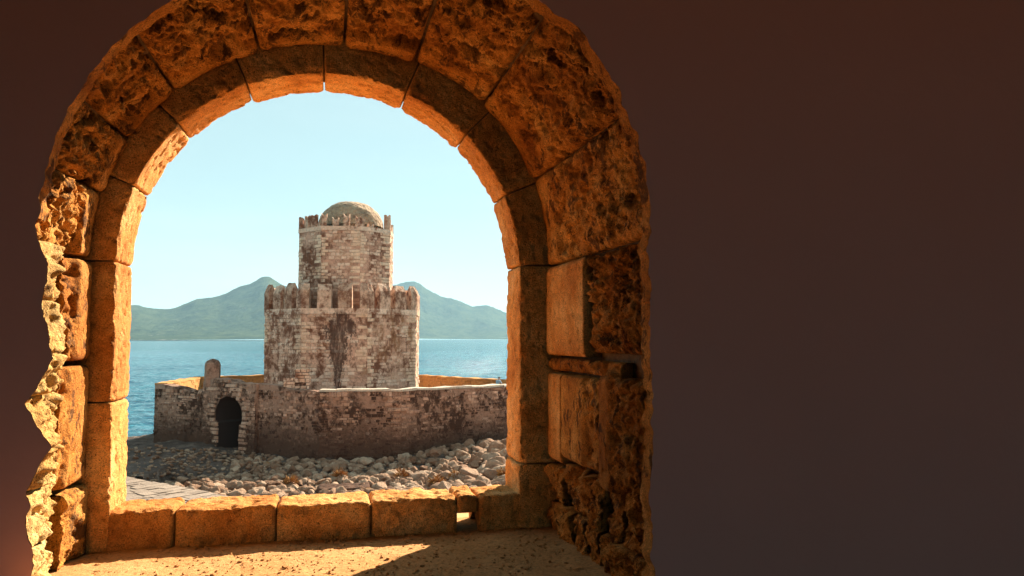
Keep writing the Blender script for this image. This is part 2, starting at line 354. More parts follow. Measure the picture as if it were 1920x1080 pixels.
def rounded(pts, rad_, step):
    """polyline (r, Y) with rounded corners -> r, Y, nr, nY, corner-distance; normal is to the left of travel"""
    pts = [np.array(p, float) for p in pts]; out_ = []
    segs = []
    for i in range(len(pts) - 1):
        a, b_ = pts[i], pts[i + 1]; d = (b_ - a) / np.linalg.norm(b_ - a)
        a2 = a + d * (rad_ if i > 0 else 0); b2 = b_ - d * (rad_ if i < len(pts) - 2 else 0)
        segs.append((a2, b2, d))
    for i, (a2, b2, d) in enumerate(segs):
        n = max(2, int(np.linalg.norm(b2 - a2) / step)); nn = np.array([-d[1], d[0]])
        for q in np.linspace(0, 1, n): out_.append((*(a2 + (b2 - a2) * q), *nn))
        if i < len(segs) - 1:
            a3, _, d3 = segs[i + 1]; n3 = np.array([-d3[1], d3[0]]); cpt = pts[i + 1]
            for q in (0.25, 0.5, 0.75):
                p = (1 - q) ** 2 * b2 + 2 * q * (1 - q) * cpt + q * q * a3; n_ = nn * (1 - q) + n3 * q; n_ /= np.linalg.norm(n_)
                out_.append((*p, *n_))
    o = np.array(out_); return o[:, 0], o[:, 1], o[:, 2], o[:, 3]

# ------------------------------------------------------------------ dressed window frame
Y0, Y1 = 6.0, 6.48
frame = thing('window_arch', (0, 6.24, ZB), 'dressed ochre limestone arch framing the view of the sea tower', 'arch')
def frame_stone(name, s0, s1, seed):
    q = random.Random(seed); dr, dy = q.uniform(-0.008, 0.008), q.uniform(-0.010, 0.006)
    pr = rounded([(1.80, Y0 + dy), (R0 + dr, Y0 + dy), (R0 + dr, Y1 + dy), (1.75, Y1 + dy)], 0.016, 0.011)
    # travel r-inwards along the front (-Y side), so flip the normal to point out of the stone
    r, Y, nr, nY = pr
    sgn = -1.0 if nY[0] > 0 else 1.0
    pr = (r, Y, nr * sgn, nY * sgn)
    cd = np.minimum(np.hypot(r - (R0 + dr), Y - (Y0 + dy)), np.hypot(r - (R0 + dr), Y - (Y1 + dy)))
    def disp(P, n_, m_, es):
        cdt = np.tile(cd, n_)
        d = 0.006 * fbm(P * 5, 3, seed) + 0.005 * fbm(P * 34, 3, seed + 5)
        pit = np.clip(fbm(P * 21, 3, seed + 9) - 0.18, 0, 1) * 0.035
        chip = np.clip(fbm(P * 13, 4, seed + 3) - 0.10, 0, 1) * 0.07 * np.clip(1 - cdt / 0.05, 0, 1)
        e2 = np.clip(1 - es / 0.04, 0, 1) * np.clip(1 - cdt / 0.06, 0, 1) * 0.022
        return d - pit - chip - e2
    v, f = sweep(s0, s1, lambda s: pr, 0.012, disp, gap=0.004 + q.uniform(0, 0.003), edge=0.010)
    return part(name, v, f, M_DRESS, frame)
js = [180, 158.3, 136.8, 114.4, 92.2, 67.4, 45.6, 23.4, 1.2]
for i in range(8): frame_stone('voussoir', s_ang(js[i]), s_ang(js[i + 1]), 40 + i)
for a, b_, sd in ((-1.47, -0.44, 60), (-0.44, 0.54, 61)): frame_stone('jamb_stone', s_left(a), s_left(b_), sd)
for a, b_, sd in ((0.569, -0.96, 62), (-0.96, -1.47, 63)): frame_stone('jamb_stone', s_right(a), s_right(b_), sd)

def sill_block(name, x0, x1, seed, rough, ztop=-1.185, zbot=ZB - 0.03, yb=Y1, closed=False):
    q = random.Random(seed); dz = q.uniform(-0.006, 0.006)
    pts = [(zbot, Y0 + 0.004), (ztop + dz, Y0 + 0.004), (ztop + dz - 0.015, yb), (zbot, yb)]
    if closed: pts.append((zbot, Y0 + 0.03))
    h, Y, a, c = rounded(pts, 0.02, 0.010)
    if c[0] > 0: a, c = -a, -c
    xs = np.linspace(x0 + 0.005, x1 - 0.005, max(8, int((x1 - x0) / 0.011)))
    cd = np.hypot(h - ztop, Y - Y0)
    rows = []
    for x in xs:
        P = np.stack([np.full_like(h, x), Y, h], -1); es = min(x - x0, x1 - x)
        d = 0.010 * fbm(P * 6, 4, seed) + 0.006 * fbm(P * 30, 3, seed + 4) - np.clip(fbm(P * 17, 3, seed + 9) - 0.15, 0, 1) * 0.04
        d += rough * 0.030 * fbm(P * np.array([10, 10, 6]), 4, seed + 2)
        d -= np.clip(fbm(P * 8, 3, seed + 3) + 0.1, 0, 1) * 0.07 * np.clip(1 - cd / 0.07, 0, 1)
        d -= 0.028 * np.clip(1 - es / 0.035, 0, 1) ** 2
        rows.append(P + np.stack([np.zeros_like(a), c, a], -1) * d[:, None])
    A = np.array(rows); mid = np.array([0, (Y0 + yb) / 2, (zbot + ztop) / 2])
    e0, e1 = A[0].copy(), A[-1].copy()
    for e in (e0, e1): e[:, 1:] = e[:, 1:] * 0.3 + mid[1:] * 0.7
    A = np.concatenate([e0[None], A, e1[None]])
    return part(name, A.reshape(-1, 3), grid_faces(A.shape[0], A.shape[1]), M_DRESS, frame)
sill_block('sill_block', -1.50, -1.02, 70, 0.15)
sill_block('sill_block', -1.02, -0.34, 71, 0.5)
sill_block('sill_block', -0.34, 0.33, 72, 0.45)
sill_block('sill_block', 0.33, 0.972, 73, 0.9)
sill_block('sill_block', 0.965, 1.135, 74, 0.7, zbot=-1.305, closed=True)      # bridges the drain hole
sill_block('sill_block', 1.128, 1.50, 75, 0.1)

# ------------------------------------------------------------------ deep reveal on the room side
emb = thing('window_embrasure', (0, 5.0, ZB), 'rough weathered stone reveal around the arch on the dark room side', 'embrasure')
def reveal_stone(name, s0, s1, seed, ya=5.985, yb=None, margin=0.15, rough=1.0, lift=0.0, rag=0.03, mat=None, edge=0.025, yend=None):
    """ya near the frame, yb near the room; the strip 'margin' next to the frame is dressed, the rest eroded"""
    q = random.Random(seed); off = q.uniform(-0.012, 0.012) + lift
    def path(s):
        rb = float(r_base(s)) - off; x, _, _, _ = prof(s, rb)
        ye = (float(y_in(float(x))) + 0.09 if yb is None else yb) if yend is None else float(yend(s))
        NV = max(14, int((5.985 - 3.9 if yb is None else ya - yb) / 0.0125))
        # ring: into the wall at the frame end, along the reveal, into the wall at the room end
        NE = 18 if yend else 3
        Y = np.concatenate([[ya, ya, ya], np.linspace(ya - 0.012, ye + 0.02, NV), np.full(NE, ye)])
        r = np.concatenate([[rb + 0.22, rb + 0.10, rb + 0.012], np.full(NV, rb), rb + np.linspace(0.02, 0.40, NE) if yend else [rb + 0.02, rb + 0.12, rb + 0.3]])
        nr = np.concatenate([[0, 0, -0.7], np.full(NV, -1.0), [-0.7], np.zeros(NE - 1)]); nY = np.concatenate([[1, 1, 0.7], np.zeros(NV), [-0.7], np.full(NE - 1, -1.0)])
        return r, Y, nr, nY
    def disp(P, n_, m_, es):
        dep = ya - P[:, 1]
        wv = 0.05 * fbm(np.stack([P[:, 0] * 3, P[:, 2] * 3, P[:, 1]], -1), 3, seed + 31)
        ed = smooth(margin - 0.03, margin + 0.05, dep + wv)
        Q = P * np.array([1.0, 0.75, 1.0]); Q = Q + 0.10 * np.stack([fbm(Q * 4, 3, 101), fbm(Q * 4, 3, 102), fbm(Q * 4, 3, 103)], -1)
        big = fbm(Q * 3.2, 3, seed + 1); rd = ridged(Q * 6.5, 4, seed + 2); pits = np.clip(fbm(Q * 10, 3, seed + 3) - 0.12, 0, 1)
        wl = worley(Q * np.array([11, 8, 11]), seed + 40); w2 = worley(Q * np.array([27, 20, 27]), seed + 50)
        rgh = -0.05 + 0.065 * big + 0.045 * rd - 0.14 * pits - 0.055 * np.clip(0.50 - wl, 0, 1) * (1 + 2.0 * np.clip(big, -.4, 1)) - 0.030 * np.clip(0.5 - w2, 0, 1) * 2 + 0.020 * fbm(Q * 36, 3, seed + 8)
        smo = 0.006 * fbm(P * 8, 3, seed) + 0.004 * fbm(P * 35, 2, seed + 6) - np.clip(fbm(P * 19, 3, seed + 9) - 0.25, 0, 1) * 0.03
        lim = np.clip((P[:, 1] - (yb if yb else -9)) / 0.05, 0, 1) * np.clip(dep / 0.02, 0.0, 1)
        rnd = edge * (1 - np.clip(np.minimum(dep, (P[:, 1] - yb) if yb else 9) / (edge * 1.5), 0, 1)) ** 2
        wob = 0.03 * np.clip(1 - es / 0.06, 0, 1) * (0.5 + fbm(P * 12, 2, seed + 21)) * ed * rough
        return (1 - ed) * smo + ed * rough * rgh - rnd - wob
    v, f = sweep(s0, s1, path, 0.0115, disp, gap=0.006 + q.uniform(0, 0.006), edge=edge, cap=0.2)
    return part(name, v, f, mat or M_ROUGH, emb)
oj = [179.5, 163.2, 148.4, 131.5, 108.3, 86.9, 68.6, 48.0, 24.2, 0.9]
mg = [0.28, 0.20, 0.10, 0.12, 0.16, 0.22, 0.26, 0.20, 0.30]
for i in range(9): reveal_stone('reveal_stone', s_ang(oj[i]), s_ang(oj[i + 1]), 90 + i * 3, margin=mg[i], rough=[1.2, 1.25, 1.1, 1.1, .95, 1, 1, 1, .85][i], rag=0.08)
# right side courses, pairs of stones
SR = s_right
reveal_stone('reveal_stone', SR(0.555), SR(-0.13), 130, yb=5.03, margin=2, rough=0.4, mat=M_DRESS)
reveal_stone('reveal_stone', SR(0.555), SR(-0.10), 133, ya=5.01, margin=-1, rough=1.0, rag=0.06)
reveal_stone('reveal_stone', SR(-0.135), SR(-0.245), 136, margin=-1, rough=0.7, lift=-0.005, yb=4.42, edge=0.012)
reveal_stone('reveal_stone', SR(-0.25), SR(-0.92), 139, yb=5.62, margin=2, rough=0.3, mat=M_DRESS)
reveal_stone('reveal_stone', SR(-0.25), SR(-0.86), 142, ya=5.60, yb=4.78, margin=0.5, rough=0.6)
reveal_stone('reveal_stone', SR(-0.22), SR(-0.93), 145, ya=4.76, margin=0.2, rough=0.8, rag=0.06)
z = -0.93; kx = 0
for rowh in (0.29, 0.27):
    y = 5.985 - rng.uniform(0, 0.02)
    while y > 4.10:
        ln = rng.uniform(0.22, 0.55); ye = max(y - ln, 3.98)
        if ye < 4.15: ye = None
        zt = z - rng.uniform(-0.012, 0.012) + (0.05 if y < 5.6 and rowh == 0.29 else 0)
        reveal_stone('rubble_stone', SR(zt), SR(z - rowh), 150 + kx * 4, ya=y, yb=ye, margin=-1, rough=0.95, lift=rng.uniform(-0.015, 0.02), edge=0.014, rag=0.05); kx += 1
        if ye is None: break
        y = ye - 0.012
    z -= rowh
# left side courses: dressed edge blocks, then the torn rubble core of the wall
SL = s_left
reveal_stone('reveal_stone', SL(-0.15), SL(0.53), 230, yb=5.47, margin=0.30, rough=0.65)
reveal_stone('reveal_stone', SL(-0.95), SL(-0.17), 233, yb=5.40, margin=0.42, rough=0.55)
reveal_stone('reveal_stone', SL(-1.47), SL(-0.97), 236, yb=5.52, margin=0.10, rough=0.6, lift=0.02)

def lump(rx, ry, rz, seed, sub=4, rough=0.32, freq=2.2, angular=0.5, cuts=9):
    """irregular broken stone: sphere cut by random planes, then eroded by noise"""
    bmv, bmf = ico(sub); q = np.random.default_rng(seed); P = bmv.copy()
    for _ in range(cuts):
        n = q.normal(size=3); n /= np.linalg.norm(n); c = q.uniform(0.50, 0.85)
        d = P @ n; over = np.clip(d - c, 0, None); P = P - n * (over * (0.55 + 0.45 * angular))[:, None]
    rr = 1 + rough * fbm(bmv * freq + seed, 4, seed) + rough * 0.35 * ridged(bmv * freq * 2.3 + seed, 3, seed + 1)
    return P * rr[:, None] * np.array([rx, ry, rz]), bmf
_ico = {}
def ico(sub):
    if sub not in _ico:
        import bmesh
        bm = bmesh.new(); bmesh.ops.create_icosphere(bm, subdivisions=sub, radius=1); bm.verts.index_update()
        _ico[sub] = (np.array([v.co[:] for v in bm.verts]), np.array([[v.index for v in f.verts] for f in bm.faces])); bm.free()
    return _ico[sub]
def torn(s):
    """how far towards the room the sunlit left reveal survives, by height"""
    z = np.asarray(s) + ZB
    return np.interp(z, [-1.47, -1.35, -1.23, -1.05, -.92, -.86, -.75, -.68, -.59, -.48, -.42, -.36, -.30, -.2, -.1, .05, .2, .36, .5], [5.05, 4.98, 5.10, 4.95, 4.92, 4.86, 4.98, 5.10, 5.28, 5.02, 4.92, 4.84, 4.93, 5.14, 5.30, 5.16, 5.06, 5.10, 5.02]) \
        + 0.09 * fbm(np.stack([np.asarray(s) * 13, 0 * s, 0 * s + 3.3], -1), 4, 19)
def wall_hole(s):
    r = r_base(s) + 0.004 + 0.030 * fbm(np.stack([s * 13.1, 0 * s, 0 * s + 4.5], -1), 5, 12)
    k_ = smooth(L1 + .02, L1 - .10, s); return r * (1 - k_) + k_ * 1.60 * 4.87 / torn(np.minimum(s, L1))
for (za, zb_, ya_, sd, lf, rg) in ((-0.10, 0.53, 5.455, 338, -.015, 1.0), (-0.80, -0.102, 5.41, 341, .01, 1.0), (-1.48, -0.802, 5.45, 350, .015, 1.0)):
    reveal_stone('rubble_stone', SL(za), SL(zb_), sd, ya=ya_, yb=4.99, margin=-1, rough=rg, lift=lf, mat=M_TORN, edge=0.02)
# the broken corner itself, from the wall face back into the reveal
for (sa, sb_, sd) in ((0.0, .29, 1), (.295, .60, 2), (.605, .84, 3), (.845, 1.12, 4), (1.125, 1.36, 5), (1.365, 1.66, 6), (1.665, L1 + .02, 7)):
    n_, m_ = int((sb_ - sa) / .0085), 44; sv = np.linspace(sa, sb_, n_); t_ = np.linspace(0, 1, m_)
    rh = wall_hole(sv)[:, None]; rb_ = (r_base(sv) + .035)[:, None]; T_ = t_[None, :]
    R_ = rh + (rb_ - rh) * smooth(0.25, 1.0, T_); Yc = y_in(-rh) + 0.012 + T_ * 0.42
    A = np.stack([-R_, Yc + 0 * R_, ZB + sv[:, None] + 0 * R_], -1)
    d = 0.045 * ridged(A * np.array([6, 7, 9]), 4, 70 + sd) + 0.065 * fbm(A * 8, 3, 80) - 0.12 * np.clip(0.45 - worley(A * 12, 90), 0, 1) + 0.012 * fbm(A * 38, 3, 91)
    es = np.minimum(sv - sa, sb_ - sv)[:, None]; d = d * np.clip(T_ * 6, 0, 1) - 0.03 * (1 - np.clip(es / .02, 0, 1)) ** 2
    A[..., 0] += np.clip(d, -.11, .075); A[..., 1] += 0.5 * d * np.clip(T_ * 4, 0, 1)
    part('rubble_stone', A.reshape(-1, 3), grid_faces(n_, m_), M_TORN, emb)

# ------------------------------------------------------------------ wall mass, room, floor
def ring_wall(name, hole_r, yfun, zb, zt, x0, x1, mat, n=420, rows=3, lip=0.0):
    s = np.linspace(0, LT, n); hr = hole_r(s); hx, hz, _, _ = prof(s, hr); hz[0] = hz[-1] = ZB
    # matching walk along the outer rectangle
    per = (zt - zb) * 2 + (x1 - x0); d = s / LT * per; H = zt - zb
    rx = np.where(d < H, x0, np.where(d < H + x1 - x0, x0 + (d - H), x1)); rz = np.where(d < H, zb + d, np.where(d < H + x1 - x0, zt, zt - (d - H - (x1 - x0))))
    hz[0] = hz[-1] = zb
    A = []
    for q in np.linspace(0, 1, rows + 1) ** 1.6:
        x = hx * (1 - q) + rx * q; zz = hz * (1 - q) + rz * q; A.append(np.stack([x, yfun(x), zz], -1))
    A = np.array(A); return A.reshape(-1, 3), grid_faces(A.shape[0], A.shape[1])
ZC = 3.6; XL, XR, YB = -6.0, 7.0, -6.0
v, f = ring_wall('wall_front', wall_hole, y_in, ZB - 0.15, ZC, XL - 0.2, XR + 0.2, M_ROOM, lip=0.14)
obj('wall_front', mesh_data('wall_front', v, f, M_ROOM), kind='structure')
v, f = ring_wall('wall_outside', lambda s: np.full_like(s, 1.56), lambda x: np.full_like(x, 6.455), ZB - 0.15, 5.0, -12, 12, M_ROUGH)
obj('wall_outside', mesh_data('wall_outside', v, f, M_ROUGH), kind='structure')
s = np.linspace(L1 + .12, LT, 420); x, zz, _, _ = prof(s, wall_hole(s)); A = np.array([np.stack([x, y_in(x) + d_, zz], -1) for d_ in (0.001, 0.12)])
part('wall_edge', A.reshape(-1, 3), grid_faces(2, 420), M_ROUGH, emb, False)
# mortar core behind the blocks
s = np.linspace(0, LT, 160); rows_ = []
for (ra, ya) in (('f', 6.455), ('f', 6.03), ('b', 6.03), ('b', 5.5), ('b', 5.0), ('i', None)):
    r = np.full_like(s, 1.515) if ra == 'f' else r_base(s) + (0.13 if ra == 'b' else 0.12)
    x, zz, _, _ = prof(s, r); yy = np.full_like(s, ya) if ya else y_in(x) + 0.05
    if ra != 'f': yy = np.where(s < L1 + .05, np.maximum(yy, 5.5), yy)
    if ya in (5.0, 5.5): yy = np.maximum(yy, y_in(x) + 0.06)
    rows_.append(np.stack([x, yy, zz], -1))
A = np.array(rows_); part('mortar_core', A.reshape(-1, 3), grid_faces(*A.shape[:2]), M_MORTAR, emb)
def sbox(name, x0, x1, y0, y1, z0, z1, mat): return obj(name, mesh_data(name, box_v(x0, x1, y0, y1, z0, z1), BOXF, mat, False), kind='structure')
sbox('ceiling', XL - 0.3, XR + 0.3, YB - 0.3, 6.9, ZC, ZC + 0.3, M_ROOM)
sbox('wall_left', XL - 0.3, XL, YB, 6.4, ZB - 0.1, ZC + 0.01, M_ROOM)
sbox('wall_right', XR, XR + 0.3, YB, 6.4, ZB - 0.1, ZC + 0.01, M_ROOM)
# rear wall; its unseen opening is added and sized to let in skylight
v = []; f = []
for bx in ((XL - 0.3, -2.6, YB - 0.3, YB, ZB - 0.1, ZC + 0.01), (3.4, XR + 0.3, YB - 0.3, YB, ZB - 0.1, ZC + 0.01), (-2.6, 3.4, YB - 0.3, YB, 2.6, ZC + 0.01)):
    f += [tuple(i + len(v) for i in q) for q in BOXF]; v += box_v(*bx)
obj('wall_back', mesh_data('wall_back', v, f, M_ROOM, False), kind='structure')
sbox('rampart', -12, 12, 4.0, 6.45, -12.0, ZB - 0.12, M_ROUGH)
nx, ny = 60, 90; X, Y = np.meshgrid(np.linspace(-30, 34, nx), np.linspace(6.46, 43, ny), indexing='ij'); P = np.stack([X, Y, 0 * X], -1)  # earth bank hidden below the sill, added to bounce sunlight into the arch
Z = -1.85 - 0.205 * (Y - 6.46) + 0.12 * fbm(P * .6, 4, 40) - 3.5 * smooth(39, 43, Y)
obj('bounce_slope', mesh_data('bounce_slope', np.stack([X, Y, Z], -1).reshape(-1, 3), grid_faces(nx, ny), M_EARTH), kind='structure')
sbox('courtyard_ground', -30, 30, -40, 4.0, -3.0, ZB - 0.16, M_EARTH)
# floor: trodden earth, finer near the window
nx, ny = 420, 330
xs = np.linspace(-2.4, 2.4, nx); ys = np.linspace(3.2, 6.50, ny); X, Y = np.meshgrid(xs, ys, indexing='ij')
P = np.stack([X, Y, np.zeros_like(X)], -1)
Z = ZB + 0.010 * fbm(P * 2.5, 4, 3) + 0.006 * fbm(P * 14, 4, 4) + 0.005 * np.clip(fbm(P * 40, 3, 9), 0, 1)
ed = np.clip(np.minimum(np.minimum(X + 2.4, 2.4 - X), Y - 3.2) / 0.3, 0, 1); Z = ZB + (Z - ZB) * ed
v = np.stack([X, Y, Z], -1).reshape(-1, 3).tolist(); f = grid_faces(nx, ny).tolist()
for bx in ((XL - .2, -2.4, YB - .3, 6.4), (2.4, XR + .2, YB - .3, 6.4), (-2.4, 2.4, YB - .3, 3.2)):
    i = len(v); v += [(bx[0], bx[2], ZB), (bx[1], bx[2], ZB), (bx[1], bx[3], ZB), (bx[0], bx[3], ZB)]; f.append([i, i + 1, i + 2, i + 3])
fm = mesh_data('floor', v, f, M_EARTH); fm.materials.append(M_DARKFLOOR)
va = np.array(v); cen = va[np.array(f)].mean(1)
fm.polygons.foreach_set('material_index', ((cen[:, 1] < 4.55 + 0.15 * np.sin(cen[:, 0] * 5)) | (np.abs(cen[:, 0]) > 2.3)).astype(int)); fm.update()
obj('floor', fm, kind='structure')
# grit on the floor
gv, gf = ico(1); V = []; F = []; o_ = 0
for i in range(2600):
    x = nrg.uniform(-1.55, 1.6); y = nrg.uniform(4.6, 5.98); r = 0.003 + 0.010 * nrg.random() ** 4
    V.append(gv * np.array([r * nrg.uniform(.7, 1.4), r * nrg.uniform(.7, 1.4), r * 0.7]) * (1 + 0.25 * nrg.normal(size=(len(gv), 1))) + np.array([x, y, ZB + 0.004])); F.append(gf + o_); o_ += len(gv)
obj('floor_grit', mesh_data('floor_grit', np.concatenate(V), np.concatenate(F), M_EARTH, False), label='loose pale grit scattered on the sunlit earth floor', cat='grit', kind='stuff')

# ================================================================== sea and far hills
SEA = -11.0
v = []; f = []
rr = np.concatenate([[0, 20], np.geomspace(40, 40000, 26)]); aa = np.linspace(0, 2 * math.pi, 65)[:-1]
A = np.array([[(r * math.sin(a), r * math.cos(a), SEA) for a in np.append(aa, aa[0])] for r in rr])
sv, sf = A.reshape(-1, 3), grid_faces(*A.shape[:2])
# real waves where they can be told apart, laid a hand above the open sea
wy = np.geomspace(58, 900, 620); wx = np.linspace(-0.42, 0.46, 420); WX = wx[None, :] * (wy[:, None] + 30) ; WY = np.repeat(wy[:, None], 420, 1)
P = np.stack([WX, WY * 1.5, 0 * WX], -1); fade = np.clip((900 - WY) / 300, 0, 1) * np.clip((0.46 - np.abs(wx[None, :])) / 0.03, 0, 1)
WZ = SEA + 0.02 + fade * (0.10 + 0.30 * fbm(P * 0.16, 4, 21) + 0.16 * ridged(P * 0.5, 3, 22))
wv_ = np.stack([WX, WY, WZ], -1).reshape(-1, 3); wf = grid_faces(620, 420) + len(sv)
obj('sea', mesh_data('sea', np.concatenate([sv, wv_]), np.concatenate([sf, wf]), M_SEA), kind='structure')
def hill(name, az_h, d_shore, d_ridge, seed, mat):
    """az_h: (azimuth deg from the window axis, elevation angle of the skyline in px/1493) ; built as real relief"""
    az = np.linspace(az_h[0][0], az_h[-1][0], 420); el = np.interp(az, [a for a, _ in az_h], [e for _, e in az_h])
    ker = np.ones(5) / 5; el = np.convolve(np.pad(el, 2, 'edge'), ker, 'valid')
    T = np.concatenate([np.linspace(0, 1, 90), np.linspace(1.02, 1.5, 14)]); rows = []
    for tt in T:
        d = d_shore + (d_ridge - d_shore) * tt; x = d * np.sin(np.radians(az)); y = d * np.cos(np.radians(az))
        H = el * d_ridge + 0.0
        if tt <= 1:
            prof_ = 0.02 + 0.98 * (tt ** 1.25 * (0.55 + 0.45 * tt))
        else: prof_ = 1 - (tt - 1) * 1.9
        P = np.stack([x / 900, y / 900, np.zeros_like(x)], -1)
        amp = 0.30 * math.sin(math.pi * min(tt, 1)) ** 0.8
        h = H * (prof_ + amp * (0.7 * ridged(P * 1.6, 5, seed) + 0.3 * fbm(P * 6, 4, seed + 4)) * 0.55 - amp * 0.12)
        h = np.minimum(h, H * (d / d_ridge) * 0.985 if tt < 1 else h)
        rows.append(np.stack([x, y, np.maximum(h, -3) + SEA * 0.9 + 1.5 + (2.0 if tt > 0 else -3) + 3.0 * vnoise(P * 40, seed) * min(1, tt * 3)], -1))
    A = np.array(rows); obj(name, mesh_data(name, A.reshape(-1, 3), grid_faces(*A.shape[:2]), mat), kind='structure')
def pa(px, py):
    """skyline sample: bearing of an image column and its rise above the horizon"""
    dx = (px - 960) / 1493.0; a = 13.0114 + math.degrees(math.atan(dx)); return a, (635.0 - py) / 1493.0 / math.sqrt(1 + dx * dx)
left_sky = [(-400, 600), (-100, 575), (60, 566), (200, 569), (247, 570), (262, 571), (275, 575), (290, 577), (310, 578), (330, 575), (352, 566), (368, 559), (395, 556), (410, 554), (430, 545), (446, 536), (462, 532), (475, 527), (486, 519), (497, 516), (506, 518), (520, 527), (545, 541), (580, 560), (640, 590), (700, 620), (740, 634)]
hill('hills', [pa(*p) for p in left_sky], 4300, 5900, 5, M_HILL)
right_sky = [(520, 632), (560, 600), (600, 575), (650, 560), (700, 545), (740, 533), (762, 527), (775, 526), (786, 530), (800, 541), (830, 556), (845, 558), (862, 563), (885, 574), (898, 572), (912, 571), (925, 575), (948, 585), (1000, 600), (1080, 590), (1200, 605), (1400, 632)]
hill('hills', [pa(*p) for p in right_sky], 6600, 7900, 9, M_HILL)

# ================================================================== islet ground
def islet_h(X, Y):
    P = np.stack([X, Y, 0 * X], -1)
    # distance outside the enclosure, roughly an ellipse
    e = np.hypot((X - 1.5) / 19.0, (Y - 82) / 15.5)
    h = -9.9 - 1.6 * smooth(1.02, 1.7, e) - 2.0 * smooth(1.55, 2.3, e)
    # foreshore in front of the wall stays just above the water
    fore = smooth(44, 50, Y) * smooth(70, 64, Y) * smooth(-16, -10, X) * smooth(34, 24, X)
    h = np.maximum(h, -11.6 + 1.2 * fore)
    h = h + 1.55 * np.exp(-(((X - 17) / 7.0) ** 2 + ((Y - 66) / 4.5) ** 2))
    # bank carrying the path from the gate towards the causeway
    mnd = np.exp(-(((X + 13.0) / 6.0) ** 2 + ((Y - 73) / 9.0) ** 2)); h = np.maximum(h, -11.4 + 2.1 * np.clip(mnd * 1.5, 0, 1))
    return h + 0.35 * fbm(P * 0.35, 4, 2) + 0.22 * fbm(P * 1.3, 4, 3)
nx, ny = 330, 330
X, Y = np.meshgrid(np.linspace(-34, 44, nx), np.linspace(38, 112, ny), indexing='ij')
Z = islet_h(X, Y); GZ = Z
obj('ground', mesh_data('ground', np.stack([X, Y, Z], -1).reshape(-1, 3), grid_faces(nx, ny), M_SHORE), kind='structure')

# ------------------------------------------------------------------ masonry made of single stones
def stone_variants(n, mat, nm):
    """unit stones: front face at y = 0 looking towards -y, one unit wide, one high, irregular outline"""
    res = []
    for i in range(n):
        q = random.Random(900 + i); j = lambda a: q.uniform(-a, a)
        v = []
        for (x, z) in ((-.5, -.5), (.5, -.5), (.5, .5), (-.5, .5)): v.append((x + j(.03), 1.0, z + j(.03)))
        for (x, z) in ((-.5, -.5), (.5, -.5), (.5, .5), (-.5, .5)): v.append((x * .98 + j(.035), 0.28, z * .96 + j(.05)))
        for (x, z) in ((-.42, -.38), (.42, -.38), (.42, .38), (-.42, .38)): v.append((x + j(.05), j(.10), z + j(.07)))
        f = []
        for a in (0, 4):
            for c in range(4): d = (c + 1) % 4; f.append((a + c, a + d, a + 4 + d, a + 4 + c))
        f.append((8, 9, 10, 11)); res.append((np.array(v), f))
    return res
SV = stone_variants(10, None, 'stone')
def courses(width, height, ch, ln, q, quoin=0.0):
    z = 0; row = 0
    while z < height - 0.06:
        h = min(q.uniform(*ch), height - z)
        if height - z - h < 0.12: h = height - z
        x = -q.uniform(0, ln[0]) if not quoin else 0; first = True
        while x < width - 0.03:
            l = q.uniform(*ln)
            if quoin and first: l = quoin * (1.0 if row % 2 else 0.6)
            if quoin and width - x - l < quoin * 0.8: l = width - x
            x0, x1 = max(x, 0), min(x + l, width)
            if x1 - x0 > 0.07: yield x0, x1, z, z + h, first or x1 >= width - 1e-6
            x += l; first = False
        z += h; row += 1
class Masonry:
    """collects stones laid on flat faces; the best-seen become parts, the rest one joined part"""
    def __init__(s, quoins=None): s.items = []; s.quoins = quoins
    def face(s, p0, p1, z0, z1, q, ch=(.26, .42), ln=(.38, .95), proud=(-.03, .075), quoin=0.0, seen=1.0, keep=None, drop=0.04, lo=-9):
        p0 = np.array(p0, float); p1 = np.array(p1, float); u = p1 - p0; wdt = np.linalg.norm(u); u /= wdt; n = np.array([u[1], -u[0]])   # outward: right of travel
        for (a, b_, c, d, corner) in courses(wdt, z1 - z0, ch, ln, q, quoin):
            if q.random() < drop and not corner: continue
            mx, mz = (a + b_) / 2, z0 + (c + d) / 2; ctr = p0 + u * mx
            if keep and not keep(mx, mz): continue
            pr = q.uniform(*proud) + 0.04 * math.sin(ctr[0] * 1.3 + 2 * math.sin(mz * 1.1)) * math.sin(mz * 1.7 + ctr[1] + math.sin(ctr[0] * 2.3)) + (0.015 if corner and quoin else 0)
            if pr < -0.004: continue
            (s.quoins if s.quoins and corner else s).items.append((ctr, u, n, b_ - a - .022, d - c - .022, mz, max(pr, 0.006), seen * (b_ - a) * (d - c), q.randrange(10)))
    def build(s, parent, mat, name='stone', nparts=300):
        s.items.sort(key=lambda t: -t[7]); V = []; F = []; o_ = 0
        mesh = [mesh_data(name, v, f, mat, False) for v, f in SV]
        off = np.array(parent.location)
        for i, (ctr, u, n, w_, h_, mz, pr, _, k_) in enumerate(s.items):
            dep = pr + 0.10
            org = np.array([*(ctr + n * pr), mz])
            if i < nparts:
                o = bpy.data.objects.new(name, mesh[k_]); C.objects.link(o); o.parent = parent
                M = Matrix(((u[0] * w_, -n[0] * dep, 0, org[0] - off[0]), (u[1] * w_, -n[1] * dep, 0, org[1] - off[1]), (0, 0, h_, org[2] - off[2]), (0, 0, 0, 1)))
                o.matrix_local = M
            else:
                v, f = SV[k_]; p = org + np.outer(v[:, 0] * w_, [*u, 0]) + np.outer(v[:, 1] * dep, [-n[0], -n[1], 0]) + np.outer(v[:, 2] * h_, [0, 0, 1])
                V.append(p); F += [tuple(j + o_ for j in q) for q in f]; o_ += len(v)
        if V: part('masonry', np.concatenate(V), F, mat, parent, False, kind='stuff')

